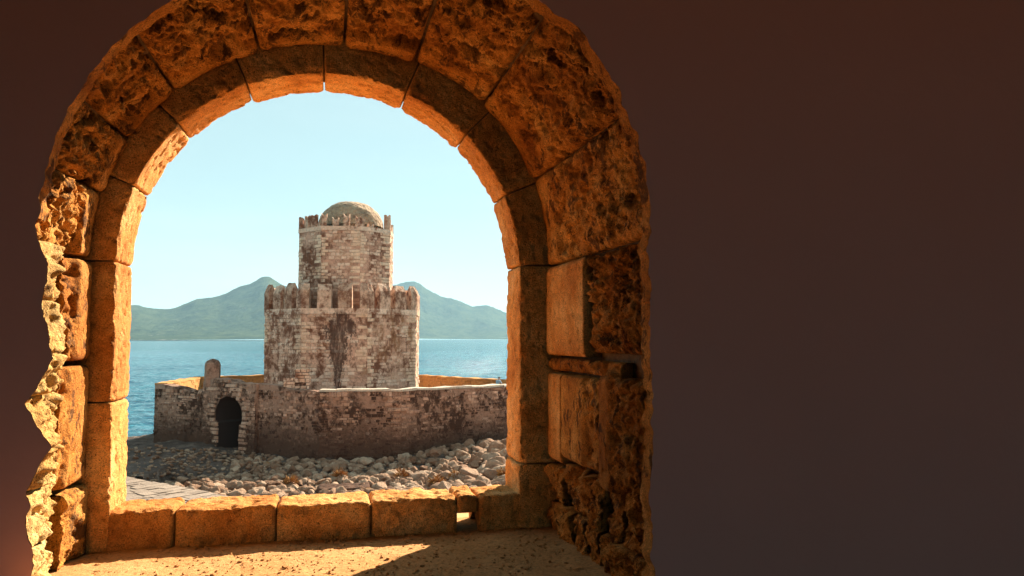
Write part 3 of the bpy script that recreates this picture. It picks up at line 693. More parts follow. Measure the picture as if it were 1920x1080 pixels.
# ------------------------------------------------------------------ octagonal tower
TC = (1.75, 84.0); TR = 8.07
tower = thing('octagonal_tower', (TC[0], TC[1], -9.5), 'two-tiered octagonal stone tower with battlements and small dome, on the islet', 'tower')
def octv(c, R, k_): a = rad(-76.5 + 45 * k_); return np.array([c[0] + R * math.sin(a), c[1] - R * math.cos(a)])
def prism(name, c, R, z0, z1, mat, parent):
    v = [(*octv(c, R, k_), z0) for k_ in range(8)] + [(*octv(c, R, k_), z1) for k_ in range(8)]
    f = [(k_, (k_ + 1) % 8, 8 + (k_ + 1) % 8, 8 + k_) for k_ in range(8)] + [tuple(range(8, 16)), tuple(range(7, -1, -1))]
    return part(name, v, f, mat, parent, False)
Z_P = 2.85                                                      # foot of the lower battlements
lower = prism('lower_storey', TC, TR - 0.05, -9.6, Z_P - 0.5, M_TBODY, tower)
UC = (1.84, 84.0); UR = 4.98; Z_U = 11.0
upper = prism('upper_storey', UC, UR - 0.05, Z_P - 0.6, Z_U - 0.35, M_TBODY, tower)
seen8 = [1.0, 1.25, 1.1, 0.35, 0.1, 0.1, 0.1, 0.1]
seen8 = [0.9, 1.3, 1.1, 0.3, 0.05, 0.05, 0.05, 0.05]             # face k runs from vertex k to k+1
masq = Masonry(); mas = Masonry(masq); q = random.Random(5)
for k_ in range(8):
    a, b_ = octv(TC, TR - 0.05, k_), octv(TC, TR - 0.05, k_ + 1)
    holes = []
    if k_ == 2: holes = [(3.9, 0.65, .32, .5), (4.6, -0.6, .5, 1.0), (2.6, -0.5, .2, .75), (5.0, 0.15, .2, .45)]
    if k_ == 0: holes = [(3.2, -1.0, .2, .4)]
    mas.face(a, b_, -6.2 if k_ < 4 else -9.5, Z_P - 0.5, q, quoin=0.85, seen=seen8[k_], proud=(-.055, .07), drop=0.05,
             keep=lambda x, zz: not any(abs(x - hx) < hw and abs(zz - hz) < hh for hx, hz, hw, hh in holes))
    a2, b2 = octv(UC, UR - 0.05, k_), octv(UC, UR - 0.05, k_ + 1)
    hol2 = [(1.75, 8.0, .28, .75)] if k_ == 0 else []
    mas.face(a2, b2, Z_P - 0.5, Z_U - 0.35, q, ch=(.24, .36), ln=(.32, .8), quoin=0.7, seen=seen8[k_], proud=(-.055, .06), drop=0.05,
             keep=lambda x, zz: not any(abs(x - hx) < hw and abs(zz - hz) < hh for hx, hz, hw, hh in hol2))
mas.build(tower, M_TOWER); masq.build(tower, M_QUOIN, 'quoin_stone')
def recess(face_c, R, k_, x, z, w_, h_, dep=0.55, bare=True):
    """window niche: dark splayed box set into the face, its rim just proud of the core"""
    a, b_ = octv(face_c, R - 0.05, k_), octv(face_c, R - 0.05, k_ + 1); u = (b_ - a) / np.linalg.norm(b_ - a); n = np.array([u[1], -u[0]])
    c = a + u * x; v = []
    for (d, s_) in ((0.012, 1.0), (-dep * 0.02, 0.92)):
        for (sx_, sz_) in ((-1, -1), (1, -1), (1, 1), (-1, 1)): v.append((*(c + n * d + u * sx_ * w_ * s_), z + sz_ * h_ * s_))
    part('window', v, [(0, 1, 5, 4), (1, 2, 6, 5), (2, 3, 7, 6), (3, 0, 4, 7), (4, 5, 6, 7)], M_DARK, tower, False)
    # lintel and sill stones round the opening
    for zz, hh in ((z + h_ + 0.11, .11), (z - h_ - 0.09, .09)):
        vv = []
        for d in (0.10, -0.1):
            for (sx_, sz_) in ((-1, -1), (1, -1), (1, 1), (-1, 1)): vv.append((*(c + n * d + u * sx_ * (w_ + .12)), zz + sz_ * hh))
        part('lintel', vv, BOXF, M_TOWER, tower, False)
recess(TC, TR, 2, 3.9, 0.65, .22, .24); recess(TC, TR, 2, 4.6, -0.6, .30, .75); recess(TC, TR, 2, 2.6, -0.5, .13, .6)
recess(UC, UR, 0, 1.75, 8.0, .20, .55); recess(TC, TR, 0, 3.2, -1.0, .13, .26)
# parapet course under the merlons and the merlons themselves
def merlon(name, ctr, u, n, w_, th, z0, z1, z2, seed, style='gable'):
    q = random.Random(seed); nw = 5; v = []; rows = []
    if style == 'gable': sec = [(0, z0), (0, z1), (th * .5, z2), (th, z1), (th, z0)]
    else: sec = [(0, z0), (0, z1), (th * .3, z1 + .08), (th * .7, z1 + .02), (th, z1), (th, z0)]
    for i in range(nw):
        x = (i / (nw - 1) - .5) * w_; row = []
        for (d, z_) in sec:
            notch = 0.0
            if style == 'swallow' and z_ > z0: notch = -0.30 * (1 - abs(i / (nw - 1) - .5) * 2) ** 0.8
            jz = (q.uniform(-.05, .03) if z_ > z0 else 0) + notch
            p = ctr + u * (x + q.uniform(-.025, .025)) - n * (d + q.uniform(-.03, .03)); row.append((*p, z_ + jz))
        rows.append(row)
    m_ = len(sec); v = [p for r_ in rows for p in r_]; f = []
    for i in range(nw - 1):
        for j in range(m_ - 1): f.append((i * m_ + j, (i + 1) * m_ + j, (i + 1) * m_ + j + 1, i * m_ + j + 1))
    f.append(tuple(range(m_))); f.append(tuple((nw - 1) * m_ + j for j in range(m_ - 1, -1, -1)))
    return part(name, v, f, M_MERLON, tower, False)
for k_ in range(8):
    a, b_ = octv(TC, TR, k_), octv(TC, TR, k_ + 1); u = (b_ - a) / np.linalg.norm(b_ - a); n = np.array([u[1], -u[0]]); wd = np.linalg.norm(b_ - a)
    for i, fr in enumerate((0.058, 0.345, 0.655, 0.942)):
        w_ = 1.30 if i in (1, 2) else 0.74
        merlon('merlon', a + u * wd * fr + n * 0.03, u, n, w_, 0.75, Z_P - 0.02, 4.55 + random.Random(k_ * 9 + i).uniform(-.12, .1), 5.25 + random.Random(k_ * 7 + i).uniform(-.12, .12), 500 + k_ * 4 + i)
    # parapet band
    vv = []
    for d in (0.04, -0.75):
        for (x, z_) in ((0, Z_P - .52), (wd, Z_P - .52), (wd, Z_P), (0, Z_P)): vv.append((*(a + u * x + n * d), z_))
    part('parapet', vv, BOXF, M_TOWER, tower, False)
    a, b_ = octv(UC, UR, k_), octv(UC, UR, k_ + 1); u = (b_ - a) / np.linalg.norm(b_ - a); n = np.array([u[1], -u[0]]); wd = np.linalg.norm(b_ - a)
    vv = []
    for d in (0.03, -0.5):
        for (x, z_) in ((0, Z_U - .36), (wd, Z_U - .36), (wd, Z_U + .05), (0, Z_U + .05)): vv.append((*(a + u * x + n * d), z_))
    part('parapet', vv, BOXF, M_TOWER, tower, False)
    for i, fr in enumerate((0.07, 0.36, 0.64, 0.93)):
        q = random.Random(700 + k_ * 4 + i); top = 12.2 + q.uniform(-.15, .12) - (q.uniform(.25, .7) if q.random() < .35 else 0)
        if k_ == 2: top = (11.9, 11.4, 11.15, 12.55)[i]
        merlon('merlon', a + u * wd * fr + n * 0.02, u, n, 0.60 if i in (1, 2) else 0.50, 0.42, Z_U + 0.04, top, top, 560 + k_ * 4 + i, 'swallow')
# dome, worn and cracked, on a low drum
nu, nv = 64, 26; V = []
for i in range(nv):
    ph = (i / (nv - 1)) * math.pi / 2
    for j in range(nu):
        a = j / (nu - 1) * 2 * math.pi; r = 3.35 * math.cos(ph) ** 0.90; h = 2.72 * math.sin(ph)
        p = np.array([math.cos(a % (2 * math.pi)), math.sin(a % (2 * math.pi)), i * 0.1])
        V.append((2.2 + r * math.cos(a), 84.3 + r * math.sin(a), 11.55 + h))
V = np.array(V); d = 0.06 * fbm(V * 0.9, 4, 8) + 0.06 * fbm(V * 3.1, 3, 9); nn = V - np.array([2.2, 84.3, 11.4]); nn /= np.linalg.norm(nn, axis=1)[:, None]
m, t, b = new_mat('dome_rubble_render'); k = N(t); P = k.pos()
col = k.ramp(k.noise(P, 1.6, 8, 0.75), [(0.32, (0.16, 0.085, 0.05)), (0.5, (0.40, 0.26, 0.16)), (0.7, (0.55, 0.38, 0.23))])
k.l(col, b.inputs['Base Color']); b.inputs['Roughness'].default_value = 1
vo = k.n('TexVoronoi'); vo.inputs['Scale'].default_value = 2.4; k.l(P, vo.inputs['Vector'])
k.l(k.bump(k.math('ADD', vo.outputs['Distance'], k.noise(P, 5, 6)), 1.0, 0.18), b.inputs['Normal']); M_DOME = m
part('dome', V + nn * d[:, None], grid_faces(nv, nu), M_DOME, tower)
v = [(2.2 + 3.2 * math.cos(j / 16 * math.tau), 84.3 + 3.2 * math.sin(j / 16 * math.tau), z_) for z_ in (10.5, 11.6) for j in range(16)]
part('drum', v, [(j, (j + 1) % 16, 16 + (j + 1) % 16, 16 + j) for j in range(16)] + [tuple(range(16, 32))], M_DOME, tower)

# ------------------------------------------------------------------ enclosure wall of the islet
encl = thing('enclosure_wall', (2, 80, -10), 'low dark stained sea wall circling the foot of the octagonal tower', 'wall')
EW = [(-15.7, 80.7), (-10.6, 76.6), (-5.7, 71.9), (-0.6, 67.5), (6.0, 66.7), (15.6, 70.7), (21.0, 74.5), (18.3, 79.0), (11.3, 92.4), (-7.6, 96.8), (-14.2, 92.8)]
WT = -4.14; TH = 0.95
ctr = np.array([2.0, 80.0])
def inset(i):
    p = np.array(EW[i % len(EW)]); return p + (ctr - p) / np.linalg.norm(ctr - p) * TH * 1.1
mas = Masonry(); q = random.Random(8)
for i in range(len(EW)):
    if i == 1: continue                                        # the gatehouse stands here
    a, b_ = np.array(EW[i]), np.array(EW[(i + 1) % len(EW)]); ia, ib = inset(i), inset(i + 1)
    far = i >= 6
    n_ = max(2, int(np.linalg.norm(b_ - a) / 0.9)); top = []
    v = []; f = []
    for j in range(n_ + 1):
        tq = j / n_; po = a * (1 - tq) + b_ * tq; pi_ = ia * (1 - tq) + ib * tq
        zt = WT - 0.17 + 0.06 * math.sin(j * 2.1 + i)
        if i == 0: zt -= 0.55 * math.exp(-((tq - 0.72) / 0.22) ** 2) + 0.05 * math.sin(j * 5)
        if i == 2 and tq < 0.75: zt += 0.45 * math.exp(-((tq - 0.15) / 0.3) ** 2)
        v += [(*po, -10.9), (*po, zt), (*pi_, zt), (*pi_, -10.9)]; top.append(zt)
        if j: k0 = (j - 1) * 4; f += [(k0, k0 + 4, k0 + 5, k0 + 1), (k0 + 1, k0 + 5, k0 + 6, k0 + 2), (k0 + 2, k0 + 6, k0 + 7, k0 + 3)]
    f += [(0, 1, 2, 3), (n_ * 4 + 3, n_ * 4 + 2, n_ * 4 + 1, n_ * 4)]
    part('wall_section', v, f, M_OCHREWALL if far else M_WBODY, encl, False)
    # worn coping slabs along the top
    if i not in (0, 2):
        tq = 0.0
        while tq < 0.995:
            l = q.uniform(1.0, 1.9) / np.linalg.norm(b_ - a); t1 = min(1, tq + l)
            vv = []
            for (tt, dz) in ((tq + .002, 0), (t1 - .002, 0)):
                po = a * (1 - tt) + b_ * tt; pi_ = ia * (1 - tt) + ib * tt; dirn = (pi_ - po) / np.linalg.norm(pi_ - po); zt = np.interp(tt, np.linspace(0, 1, n_ + 1), top)
                vv += [(*(po - dirn * .05), zt - .02), (*(po - dirn * .04), zt + .15 + q.uniform(-.04, .03)), (*(pi_ + dirn * .04), zt + .16 + q.uniform(-.04, .03)), (*(pi_ + dirn * .05), zt - .02)]
            part('coping_stone', vv, [(0, 4, 5, 1), (1, 5, 6, 2), (2, 6, 7, 3), (0, 1, 2, 3), (7, 6, 5, 4), (3, 7, 4, 0)], M_COPING if not far else M_OCHREWALL, encl, False)
            tq = t1
    if i in (0, 2, 3, 4, 5):
        mas.face(a, b_, -10.4, WT - 0.22 - (0.3 if i == 0 else 0), q, ch=(.16, .31), ln=(.22, .72), proud=(-.05, .085), quoin=0.75 if i in (3, 4) else 0, seen={0: .8, 2: 1, 3: 1, 4: 1, 5: .1}[i], drop=0.16)
    if far:
        msf = Masonry(); msf.face(ib, ia, WT - 2.4, WT - 0.22, q, ch=(.2, .34), ln=(.3, .8), proud=(-.03, .05), drop=0.1); msf.build(encl, M_OCHREWALL, nparts=0)
mas.build(encl, M_WALL)

# ------------------------------------------------------------------ gatehouse between two wall sections
gA, gB = np.array(EW[1]), np.array(EW[2]); gu = (gB - gA) / np.linalg.norm(gB - gA); gn = np.array([gu[1], -gu[0]]); gw = float(np.linalg.norm(gB - gA))
gate = thing('gatehouse', (*((gA + gB) / 2), -10.0), 'ruined stone gate with dark arched doorway in the sea wall, left of the tower', 'gate')
def gl(u_, d, z_): p = gA + gu * u_ + gn * d; return (p[0], p[1], z_)
GX = 3.45; zf = -9.75                                           # centre of doorway, threshold height
hole = []
for (x, z_) in ((-1.35, 0), (-1.35, 1.3), (-1.37, 2.35), (-1.70, 2.45), (-1.75, 2.9)): hole.append((x, z_))
for a in np.linspace(165, 15, 13): hole.append((1.75 * math.cos(rad(a)), 2.95 + 1.75 * math.sin(rad(a)) ** 0.9))
for (x, z_) in ((1.75, 2.9), (1.70, 2.45), (1.37, 2.3), (1.35, 1.3), (1.35, 0)): hole.append((x, z_))
hole = np.array(hole) + 0.05 * nrg.normal(size=(len(hole), 2)) * np.array([1, .6]); hole[:, 0] += GX
nh = len(hole); gd = 0.35; gtop = -3.85
def sky_z(x): return gtop - zf + float(np.interp(x / gw, np.linspace(0, 1, 14), [0.0, .25, .1, .38, .3, .05, .32, .12, -.1, .05, -.05, -.2, .1, 0]))
V3 = []; f = []
def gq(*pts):
    """front quad, with its twin on the back of the facade"""
    i = len(V3)
    for d in (gd, -1.0):
        for (x, z_) in pts: V3.append(gl(x, d, zf + z_))
    n_ = len(pts); f.append(tuple(range(i, i + n_))); f.append(tuple(range(i + 2 * n_ - 1, i + n_ - 1, -1)))
def gt(a, b_):
    i = len(V3); V3.extend([gl(a[0], gd, zf + a[1]), gl(b_[0], gd, zf + b_[1]), gl(b_[0], -1.0, zf + b_[1]), gl(a[0], -1.0, zf + a[1])]); f.append((i, i + 1, i + 2, i + 3))
H = [tuple(p) for p in hole]; lo_ = -10.9 - zf; H = [(H[0][0], lo_)] + H[1:-1] + [(H[-1][0], lo_)]
for i in range(5): gq((0, H[i][1]), H[i], H[i + 1], (0, H[i + 1][1]))
for i in range(nh - 6, nh - 1): gq(H[i], (gw, H[i][1]), (gw, H[i + 1][1]), H[i + 1])
xs_ = [0.0] + [H[i][0] for i in range(5, nh - 5)] + [gw]; zs_ = [H[5][1]] + [H[i][1] for i in range(5, nh - 5)] + [H[nh - 6][1]]
for i in range(len(xs_) - 1):
    gq((xs_[i], zs_[i]), (xs_[i + 1], zs_[i + 1]), (xs_[i + 1], sky_z(xs_[i + 1])), (xs_[i], sky_z(xs_[i]))); gt((xs_[i], sky_z(xs_[i])), (xs_[i + 1], sky_z(xs_[i + 1])))
gt((0, lo_), (0, sky_z(0))); gt((gw, lo_), (gw, sky_z(gw)))
v = V3
pv_ = [gl(x, gd - .02, zf + z_) for x, z_ in H] + [gl(x, -5.0, zf + z_) for x, z_ in H]; pf = [(i, nh + i, nh + i + 1, i + 1) for i in range(nh - 1)]
part('gate_wall', v, f, M_WBODY, gate, False)
part('passage', pv_, pf, M_DARK, gate, False)
part('dark_passage', [gl(GX - 1.9, -4.95, zf - .3), gl(GX + 1.9, -4.95, zf - .3), gl(GX + 1.9, -4.95, zf + 5), gl(GX - 1.9, -4.95, zf + 5)], [(0, 1, 2, 3)], M_DARK, gate, False)
mas = Masonry(); ms2 = Masonry(); q = random.Random(21)
def door_w(zz): return 1.37 if zz < 2.4 else (1.76 if zz < 3.2 else 1.76 * math.sqrt(max(0.0, 1 - ((zz - 3.2) / 1.65) ** 2)))
def off_door(x, z_): zz = z_ - zf; return abs(x - GX) - door_w(zz) if zz < 4.8 else (zz - 4.75)
ga, gb = gA + gn * gd, gB + gn * gd
# pale dressed bands either side of the doorway, dark rubble beyond
for side in (-1, 1):
    z_ = -9.9; row = 0
    while z_ < -4.6:
        h_ = q.uniform(.22, .36); w0 = max(door_w(z_ + h_ * .5 - zf), 0.35) + q.uniform(-.04, .10); reach = w0 + q.uniform(.55, 1.25)
        x = w0
        while x < reach:
            l = min(q.uniform(.45, .95), reach - x + .1)
            c_ = ga + gu * (GX + side * (x + l / 2)); mas.items.append((c_, gu, gn, l - .03, h_ - .03, z_ + h_ / 2, q.uniform(.05, .16), l * h_, q.randrange(10))); x += l
        z_ += h_ + (q.uniform(.10, .22) if row % 2 else 0.02); row += 1
for x, z_, l, h_ in ((0.9, -4.45, 1.9, .30), (2.7, -4.48, 1.2, .26), (4.0, -4.42, 1.5, .30), (1.6, -4.05, 1.7, .28), (3.4, -4.1, 1.4, .26), (5.2, -4.2, 1.1, .24), (1.9, -3.72, 2.1, .26)):
    mas.items.append((ga + gu * (x + l / 2 - .4), gu, gn, l, h_, z_, q.uniform(.05, .14), l * h_, q.randrange(10)))
mas.build(gate, M_GATE, 'stone', 300)
ms2.face(ga, gb, -10.5, gtop - 0.5, q, ch=(.18, .32), ln=(.25, .7), proud=(-.02, .06), drop=0.15, keep=lambda x, z_: off_door(x, z_) > 0.22)
ms2.build(gate, M_WALL, 'stone', 0)
# turret post with a rounded head, left of the doorway
nr_, na = 16, 18; V = []
pc = gA + gu * 0.55 - gn * 0.2
for i in range(nr_):
    tq = i / (nr_ - 1); zz = -4.3 + tq * 2.5; rr_ = 0.74 if tq < .74 else 0.74 * math.sqrt(max(0.0, 1 - ((tq - .74) / .262) ** 2))
    for j in range(na):
        a = j / (na - 1) * math.tau; sq = 1 / max(abs(math.cos(a)), abs(math.sin(a))) ** 0.55
        V.append((pc[0] + rr_ * sq * .93 * math.cos(a), pc[1] + rr_ * sq * .93 * math.sin(a), zz))
V = np.array(V); V[:, :2] += 0.07 * np.stack([fbm(V * 1.7, 3, 2), fbm(V * 1.7, 3, 3)], -1)
part('turret', V, grid_faces(nr_, na), M_WBODY, gate)
# stub of a ruined stair wall right of the gate
v = []; f = []; stub_o = np.array([-1.9, 70.2])
stub = thing('ruined_wall_stub', (-1.9, 70.2, -8), 'broken upright wall stub with stepped edge in front of the tower foot', 'wall')
mas = Masonry(); q = random.Random(31)
for (x0, x1, zt) in ((-0.75, 0.45, -2.55), (-1.7, -0.75, -3.3)):
    part('wall_core', box_v(stub_o[0] + x0, stub_o[0] + x1, stub_o[1], stub_o[1] + 0.8, -8.5, zt - 0.05), BOXF, M_WBODY, stub, False)
    mas.face((stub_o[0] + x0, stub_o[1]), (stub_o[0] + x1, stub_o[1]), -6.0, zt, q, ch=(.22, .36), ln=(.35, .7), proud=(0.0, .1), drop=.05)
    mas.face((stub_o[0] + x1, stub_o[1]), (stub_o[0] + x1, stub_o[1] + .8), -6.0, zt, q, ch=(.22, .36), ln=(.35, .7), proud=(0.0, .1), drop=.05)
mas.build(stub, M_TOWER, 'stone', 300)

# ------------------------------------------------------------------ causeway and path
cw = thing('stone_causeway', (-9, 51, -10), 'flat sunlit paved causeway at the lower left beyond the sill', 'causeway')
c0, c1 = np.array([-13.6, 58.2]), np.array([-2.6, 45.6]); cu = (c1 - c0) / np.linalg.norm(c1 - c0); cn = np.array([cu[1], -cu[0]]); cl_ = float(np.linalg.norm(c1 - c0))
CW = 4.4; CZ = -9.0
def cp(a, d, z_): p = c0 + cu * a + cn * d; return (p[0], p[1], z_)
# cn points to the camera's left-near side; deck runs from d = 0 (far edge) to CW (near edge)
if cn[1] > 0: cn = -cn
part('causeway_wall', [cp(a, d, z_) for z_ in (-11.6, CZ - .12) for (a, d) in ((-3, 0), (cl_, 0), (cl_, CW), (-3, CW))], BOXF, M_WBODY, cw, False)
q = random.Random(77); a = -3.0
while a < cl_ - 0.2:
    l = q.uniform(.55, 1.0); d = 0.0
    while d < CW - 0.1:
        wq = min(q.uniform(.6, 1.2), CW - d); jz = q.uniform(-.03, .03); tz = q.uniform(-.02, .02)
        if CW - d - wq < .3: wq = CW - d
        g = .018; e0, e1 = (q.uniform(-.1, .06) if d == 0 else 0), (q.uniform(-.06, .1) if d + wq >= CW - .01 else 0)
        v = [cp(x, y, z_) for (x, y, z_) in ((a + g, d + g + e0, CZ - .14), (a + l - g, d + g + e0, CZ - .14), (a + l - g, d + wq - g + e1, CZ - .14), (a + g, d + wq - g + e1, CZ - .14),
             (a + g, d + g + e0, CZ + jz), (a + l - g, d + g + e0, CZ + jz + tz), (a + l - g, d + wq - g + e1, CZ + jz + tz), (a + g, d + wq - g + e1, CZ + jz))]
        part('paving_stone', v, BOXF, M_PAVE, cw, False); d += wq
    a += l
# path up to the gate, a bank with a rubble edge
PT = [(-15.5, 61.0, -9.55, 3.2), (-14.4, 66.0, -9.5, 3.0), (-12.3, 70.5, -9.55, 2.8), (-9.6, 73.4, -9.7, 2.6), (-8.2, 75.6, -9.78, 2.2)]
v = []; f = []; sm_ = []
for tq in np.linspace(0, len(PT) - 1.001, 46):
    i = int(tq); fr = tq - i; sm_.append([PT[i][j] * (1 - fr) + PT[i + 1][j] * fr for j in range(4)])
rows_ = []
for i, (x, y, z_, wd) in enumerate(sm_):
    nxt = sm_[min(i + 1, len(sm_) - 1)]; prv = sm_[max(i - 1, 0)]; d = np.array([nxt[0] - prv[0], nxt[1] - prv[1]]); d /= np.linalg.norm(d); n = np.array([d[1], -d[0]])
    row = []
    for (o_, dz) in ((-1.6, -1.4), (-1.15, -.5), (-1.0, 0.02), (-.5, .05), (0, .08), (.5, .05), (1.0, 0.02), (1.08, -.8), (1.3, -1.5)): row.append((x + n[0] * wd * o_, y + n[1] * wd * o_, z_ + dz))
    rows_.append(row)
A = np.array(rows_); A[:, :, 2] += 0.10 * fbm(A * 1.1, 4, 6); A[:, :, :2] += 0.12 * np.stack([fbm(A * .9, 3, 61), fbm(A * .9, 3, 62)], -1)
obj('path', mesh_data('path', A.reshape(-1, 3), grid_faces(*A.shape[:2]), M_SHORE), kind='structure')

# ------------------------------------------------------------------ boulders on the foreshore
BV = [lump(1.12, 1.0, 0.85, 1000 + i * 5, 3, 0.26, 1.6, 1.0, 15) for i in range(14)]
BM = [mesh_data('boulder', v, f, M_BOULDER, True) for v, f in BV]
spots = []
tries = 0
while len(spots) < 2600 and tries < 60000:
    tries += 1
    x = nrg.uniform(-13, 24); y = nrg.uniform(44.5, 69.0)
    wall_y = np.interp(x, [-13, -10.6, -5.7, -0.6, 6.0, 15.6, 21], [74, 72, 70.5, 67.2, 66.4, 70.4, 74.2])
    if y > wall_y - 0.5: continue
    dl = (np.array([x, y]) - c0) @ cn
    if -0.5 < dl < CW + 1.0: continue
    if x < -7 and y > 63: continue
    if x < -9 and dl < 1 and nrg.random() < 0.6: continue
    big = 0.26 + 0.55 * smooth(5, 14, x) * smooth(69, 60, y) + 0.12 * smooth(62, 55, y)
    r = (0.17 + big * nrg.random() ** 1.6) * (1.25 if nrg.random() < .06 else 1)
    ok = True
    for (a, b_, c, _) in spots[-400:]:
        if (a - x) ** 2 + (b_ - y) ** 2 < (0.62 * (r + c)) ** 2: ok = False; break
    if ok: spots.append((x, y, r, 0))
def ground_z(x, y):
    i = (x + 34) / 78 * 329; j = (y - 38) / 74 * 329; a, b_ = int(i), int(j); u, v_ = i - a, j - b_
    return float(GZ[a, b_] * (1 - u) * (1 - v_) + GZ[a + 1, b_] * u * (1 - v_) + GZ[a, b_ + 1] * (1 - u) * v_ + GZ[a + 1, b_ + 1] * u * v_)
def boulder_T(x, y, r, q):
    z_ = ground_z(x, y) + r * 0.42
    E_ = Matrix.Rotation(q.uniform(0, 6.28), 4, 'Z') @ Matrix.Rotation(q.uniform(-.5, .5), 4, 'X')
    return Matrix.Translation((x, y, z_)) @ E_ @ Matrix.Diagonal((r * q.uniform(.85, 1.3), r * q.uniform(.85, 1.2), r * q.uniform(.8, 1.15), 1))
def in_view(x, y):
    px = math.degrees(math.atan2(x, y)); return -12.8 < px < 13.4 and y > 50.5
order = sorted(spots, key=lambda t_: -(t_[2] / t_[1] if in_view(t_[0], t_[1]) else t_[2] * 1e-4))
V = []; F = []; o_ = 0; q = random.Random(55)
for i, (x, y, r, _) in enumerate(order):
    k_ = q.randrange(14); T = boulder_T(x, y, r, q)
    if i < 290:
        sz = 'large' if r > .62 else ('medium' if r > .40 else 'small')
        wy_ = np.interp(x, [-13, -10.6, -5.7, -0.6, 6.0, 15.6, 21], [74, 72, 70.5, 67.2, 66.4, 70.4, 74.2])
        lit = 'in the shadow of the sea wall' if y > wy_ - 6.5 else 'lit by the sun'
        zone = 'near the paved causeway' if x < -5 else ('below the ruined gate' if x < -1.5 else ('around the flat ruined footing' if x < 5.5 else ('right of the ruined footing' if x < 9.5 else 'close to the right jamb')))
        if i == 0: lb = 'largest grey limestone boulder in the heap below the sea wall'
        else: lb = f'{sz} angular grey boulder {lit}, {zone}'
        o = obj('boulder', BM[k_], None, lb, 'boulder', 'boulders heaped below the sea wall'); o.matrix_world = T
    else:
        v, f = BV[k_]; Mx = np.array(T); V.append(v @ Mx[:3, :3].T + Mx[:3, 3]); F.append(f + o_); o_ += len(v)
# cobbles filling the gaps
gv, gf = lump(1, 1, .8, 77, 2, .3, 1.6, .7)
for i in range(5200):
    x = nrg.uniform(-16, 24); y = nrg.uniform(46, 73); wall_y = np.interp(x, [-13, -10.6, -5.7, -0.6, 6.0, 15.6, 21], [77, 76, 71.7, 67.4, 66.5, 70.5, 74.2])
    dl = (np.array([x, y]) - c0) @ cn
    if y > wall_y - .1 or -0.2 < dl < CW + .2: continue
    if x < -8 and nrg.random() < .35: continue
    r = nrg.uniform(.09, .24); z_ = ground_z(x, y) + r * .35; a = nrg.uniform(0, 6.28)
    R_ = np.array([[math.cos(a), -math.sin(a), 0], [math.sin(a), math.cos(a), 0], [0, 0, 1]])
    V.append((gv * np.array([r * nrg.uniform(.8, 1.4), r, r * nrg.uniform(.7, 1.1)])) @ R_.T + np.array([x, y, z_])); F.append(gf + o_); o_ += len(gv)
for i in range(1100):
    x0_, y0_, z0_, w0_ = sm_[nrg.integers(len(sm_))]; lat = nrg.uniform(-1.5, 1.35); r = nrg.uniform(.05, .13) if abs(lat) < .9 else nrg.uniform(.08, .26)
    if abs(lat) < .9 and nrg.random() < .5: continue
    x = x0_ + lat * w0_ * .75 + nrg.normal() * .2; y = y0_ - lat * w0_ * .6 + nrg.normal() * .2; z_ = z0_ - max(0, abs(lat) - 1.0) * 1.9 + r * .3; a = nrg.uniform(0, 6.28)
    R_ = np.array([[math.cos(a), -math.sin(a), 0], [math.sin(a), math.cos(a), 0], [0, 0, 1]])
    V.append((gv * np.array([r * nrg.uniform(.8, 1.5), r, r * nrg.uniform(.6, 1.0)])) @ R_.T + np.array([x, y, z_])); F.append(gf + o_); o_ += len(gv)
obj('shingle', mesh_data('shingle', np.concatenate(V), np.concatenate(F), M_BOULDER, True), label='smaller grey stones and cobbles filling the shore between the boulders', cat='stones', kind='stuff')
# dark rocks awash at the water's edge on the left
for i, (x, y, r) in enumerate(((-17.6, 84.5, .75), (-16.7, 85.6, .5))):
    v, f = lump(r * 1.6, r, r * .55, 1500 + i, 3, .35, 1.6, .7)
    o = obj('shore_rock', mesh_data('shore_rock', v, f, M_SHORE), None, ('larger dark wet rock awash left of the sea wall', 'smaller dark wet rock awash left of the sea wall')[i], 'rock'); o.location = (x, y, SEA + .12)
# ruined footing lying among the boulders
ft = thing('ruined_footing', (2.6, 55.2, -10.3), 'low flat-topped slab of ruined masonry among the boulders behind the sill', 'ruin')
for (x0, x1, y0, y1, zt, sd) in ((-0.6, 3.0, 54.4, 56.2, -9.85, 1), (3.1, 5.2, 54.0, 55.4, -10.05, 2)):
    xs = np.linspace(x0, x1, 26); ys = np.linspace(y0, y1, 14); rows_ = []
    prof_y = np.concatenate([[y0 - .1, y0 - .02], ys, [y1 + .05, y1 + .1]]); prof_z = np.concatenate([[-11, zt - .12], np.full(14, zt), [zt - .15, -11]])
    for x in xs:
        e = 0.5 * max(0, 1 - min(x - x0, x1 - x) / .12) ** 2; rows_.append(np.stack([np.full(18, x), prof_y, prof_z - e], -1))
    A = np.array(rows_); A = A + 0.16 * np.stack([fbm(A * 1.5, 4, sd), fbm(A * 1.5, 4, sd + 3), 0.8 * fbm(A * 2.2, 4, sd + 6)], -1)
    part('slab', A.reshape(-1, 3), grid_faces(*A.shape[:2]), M_WBODY, ft)
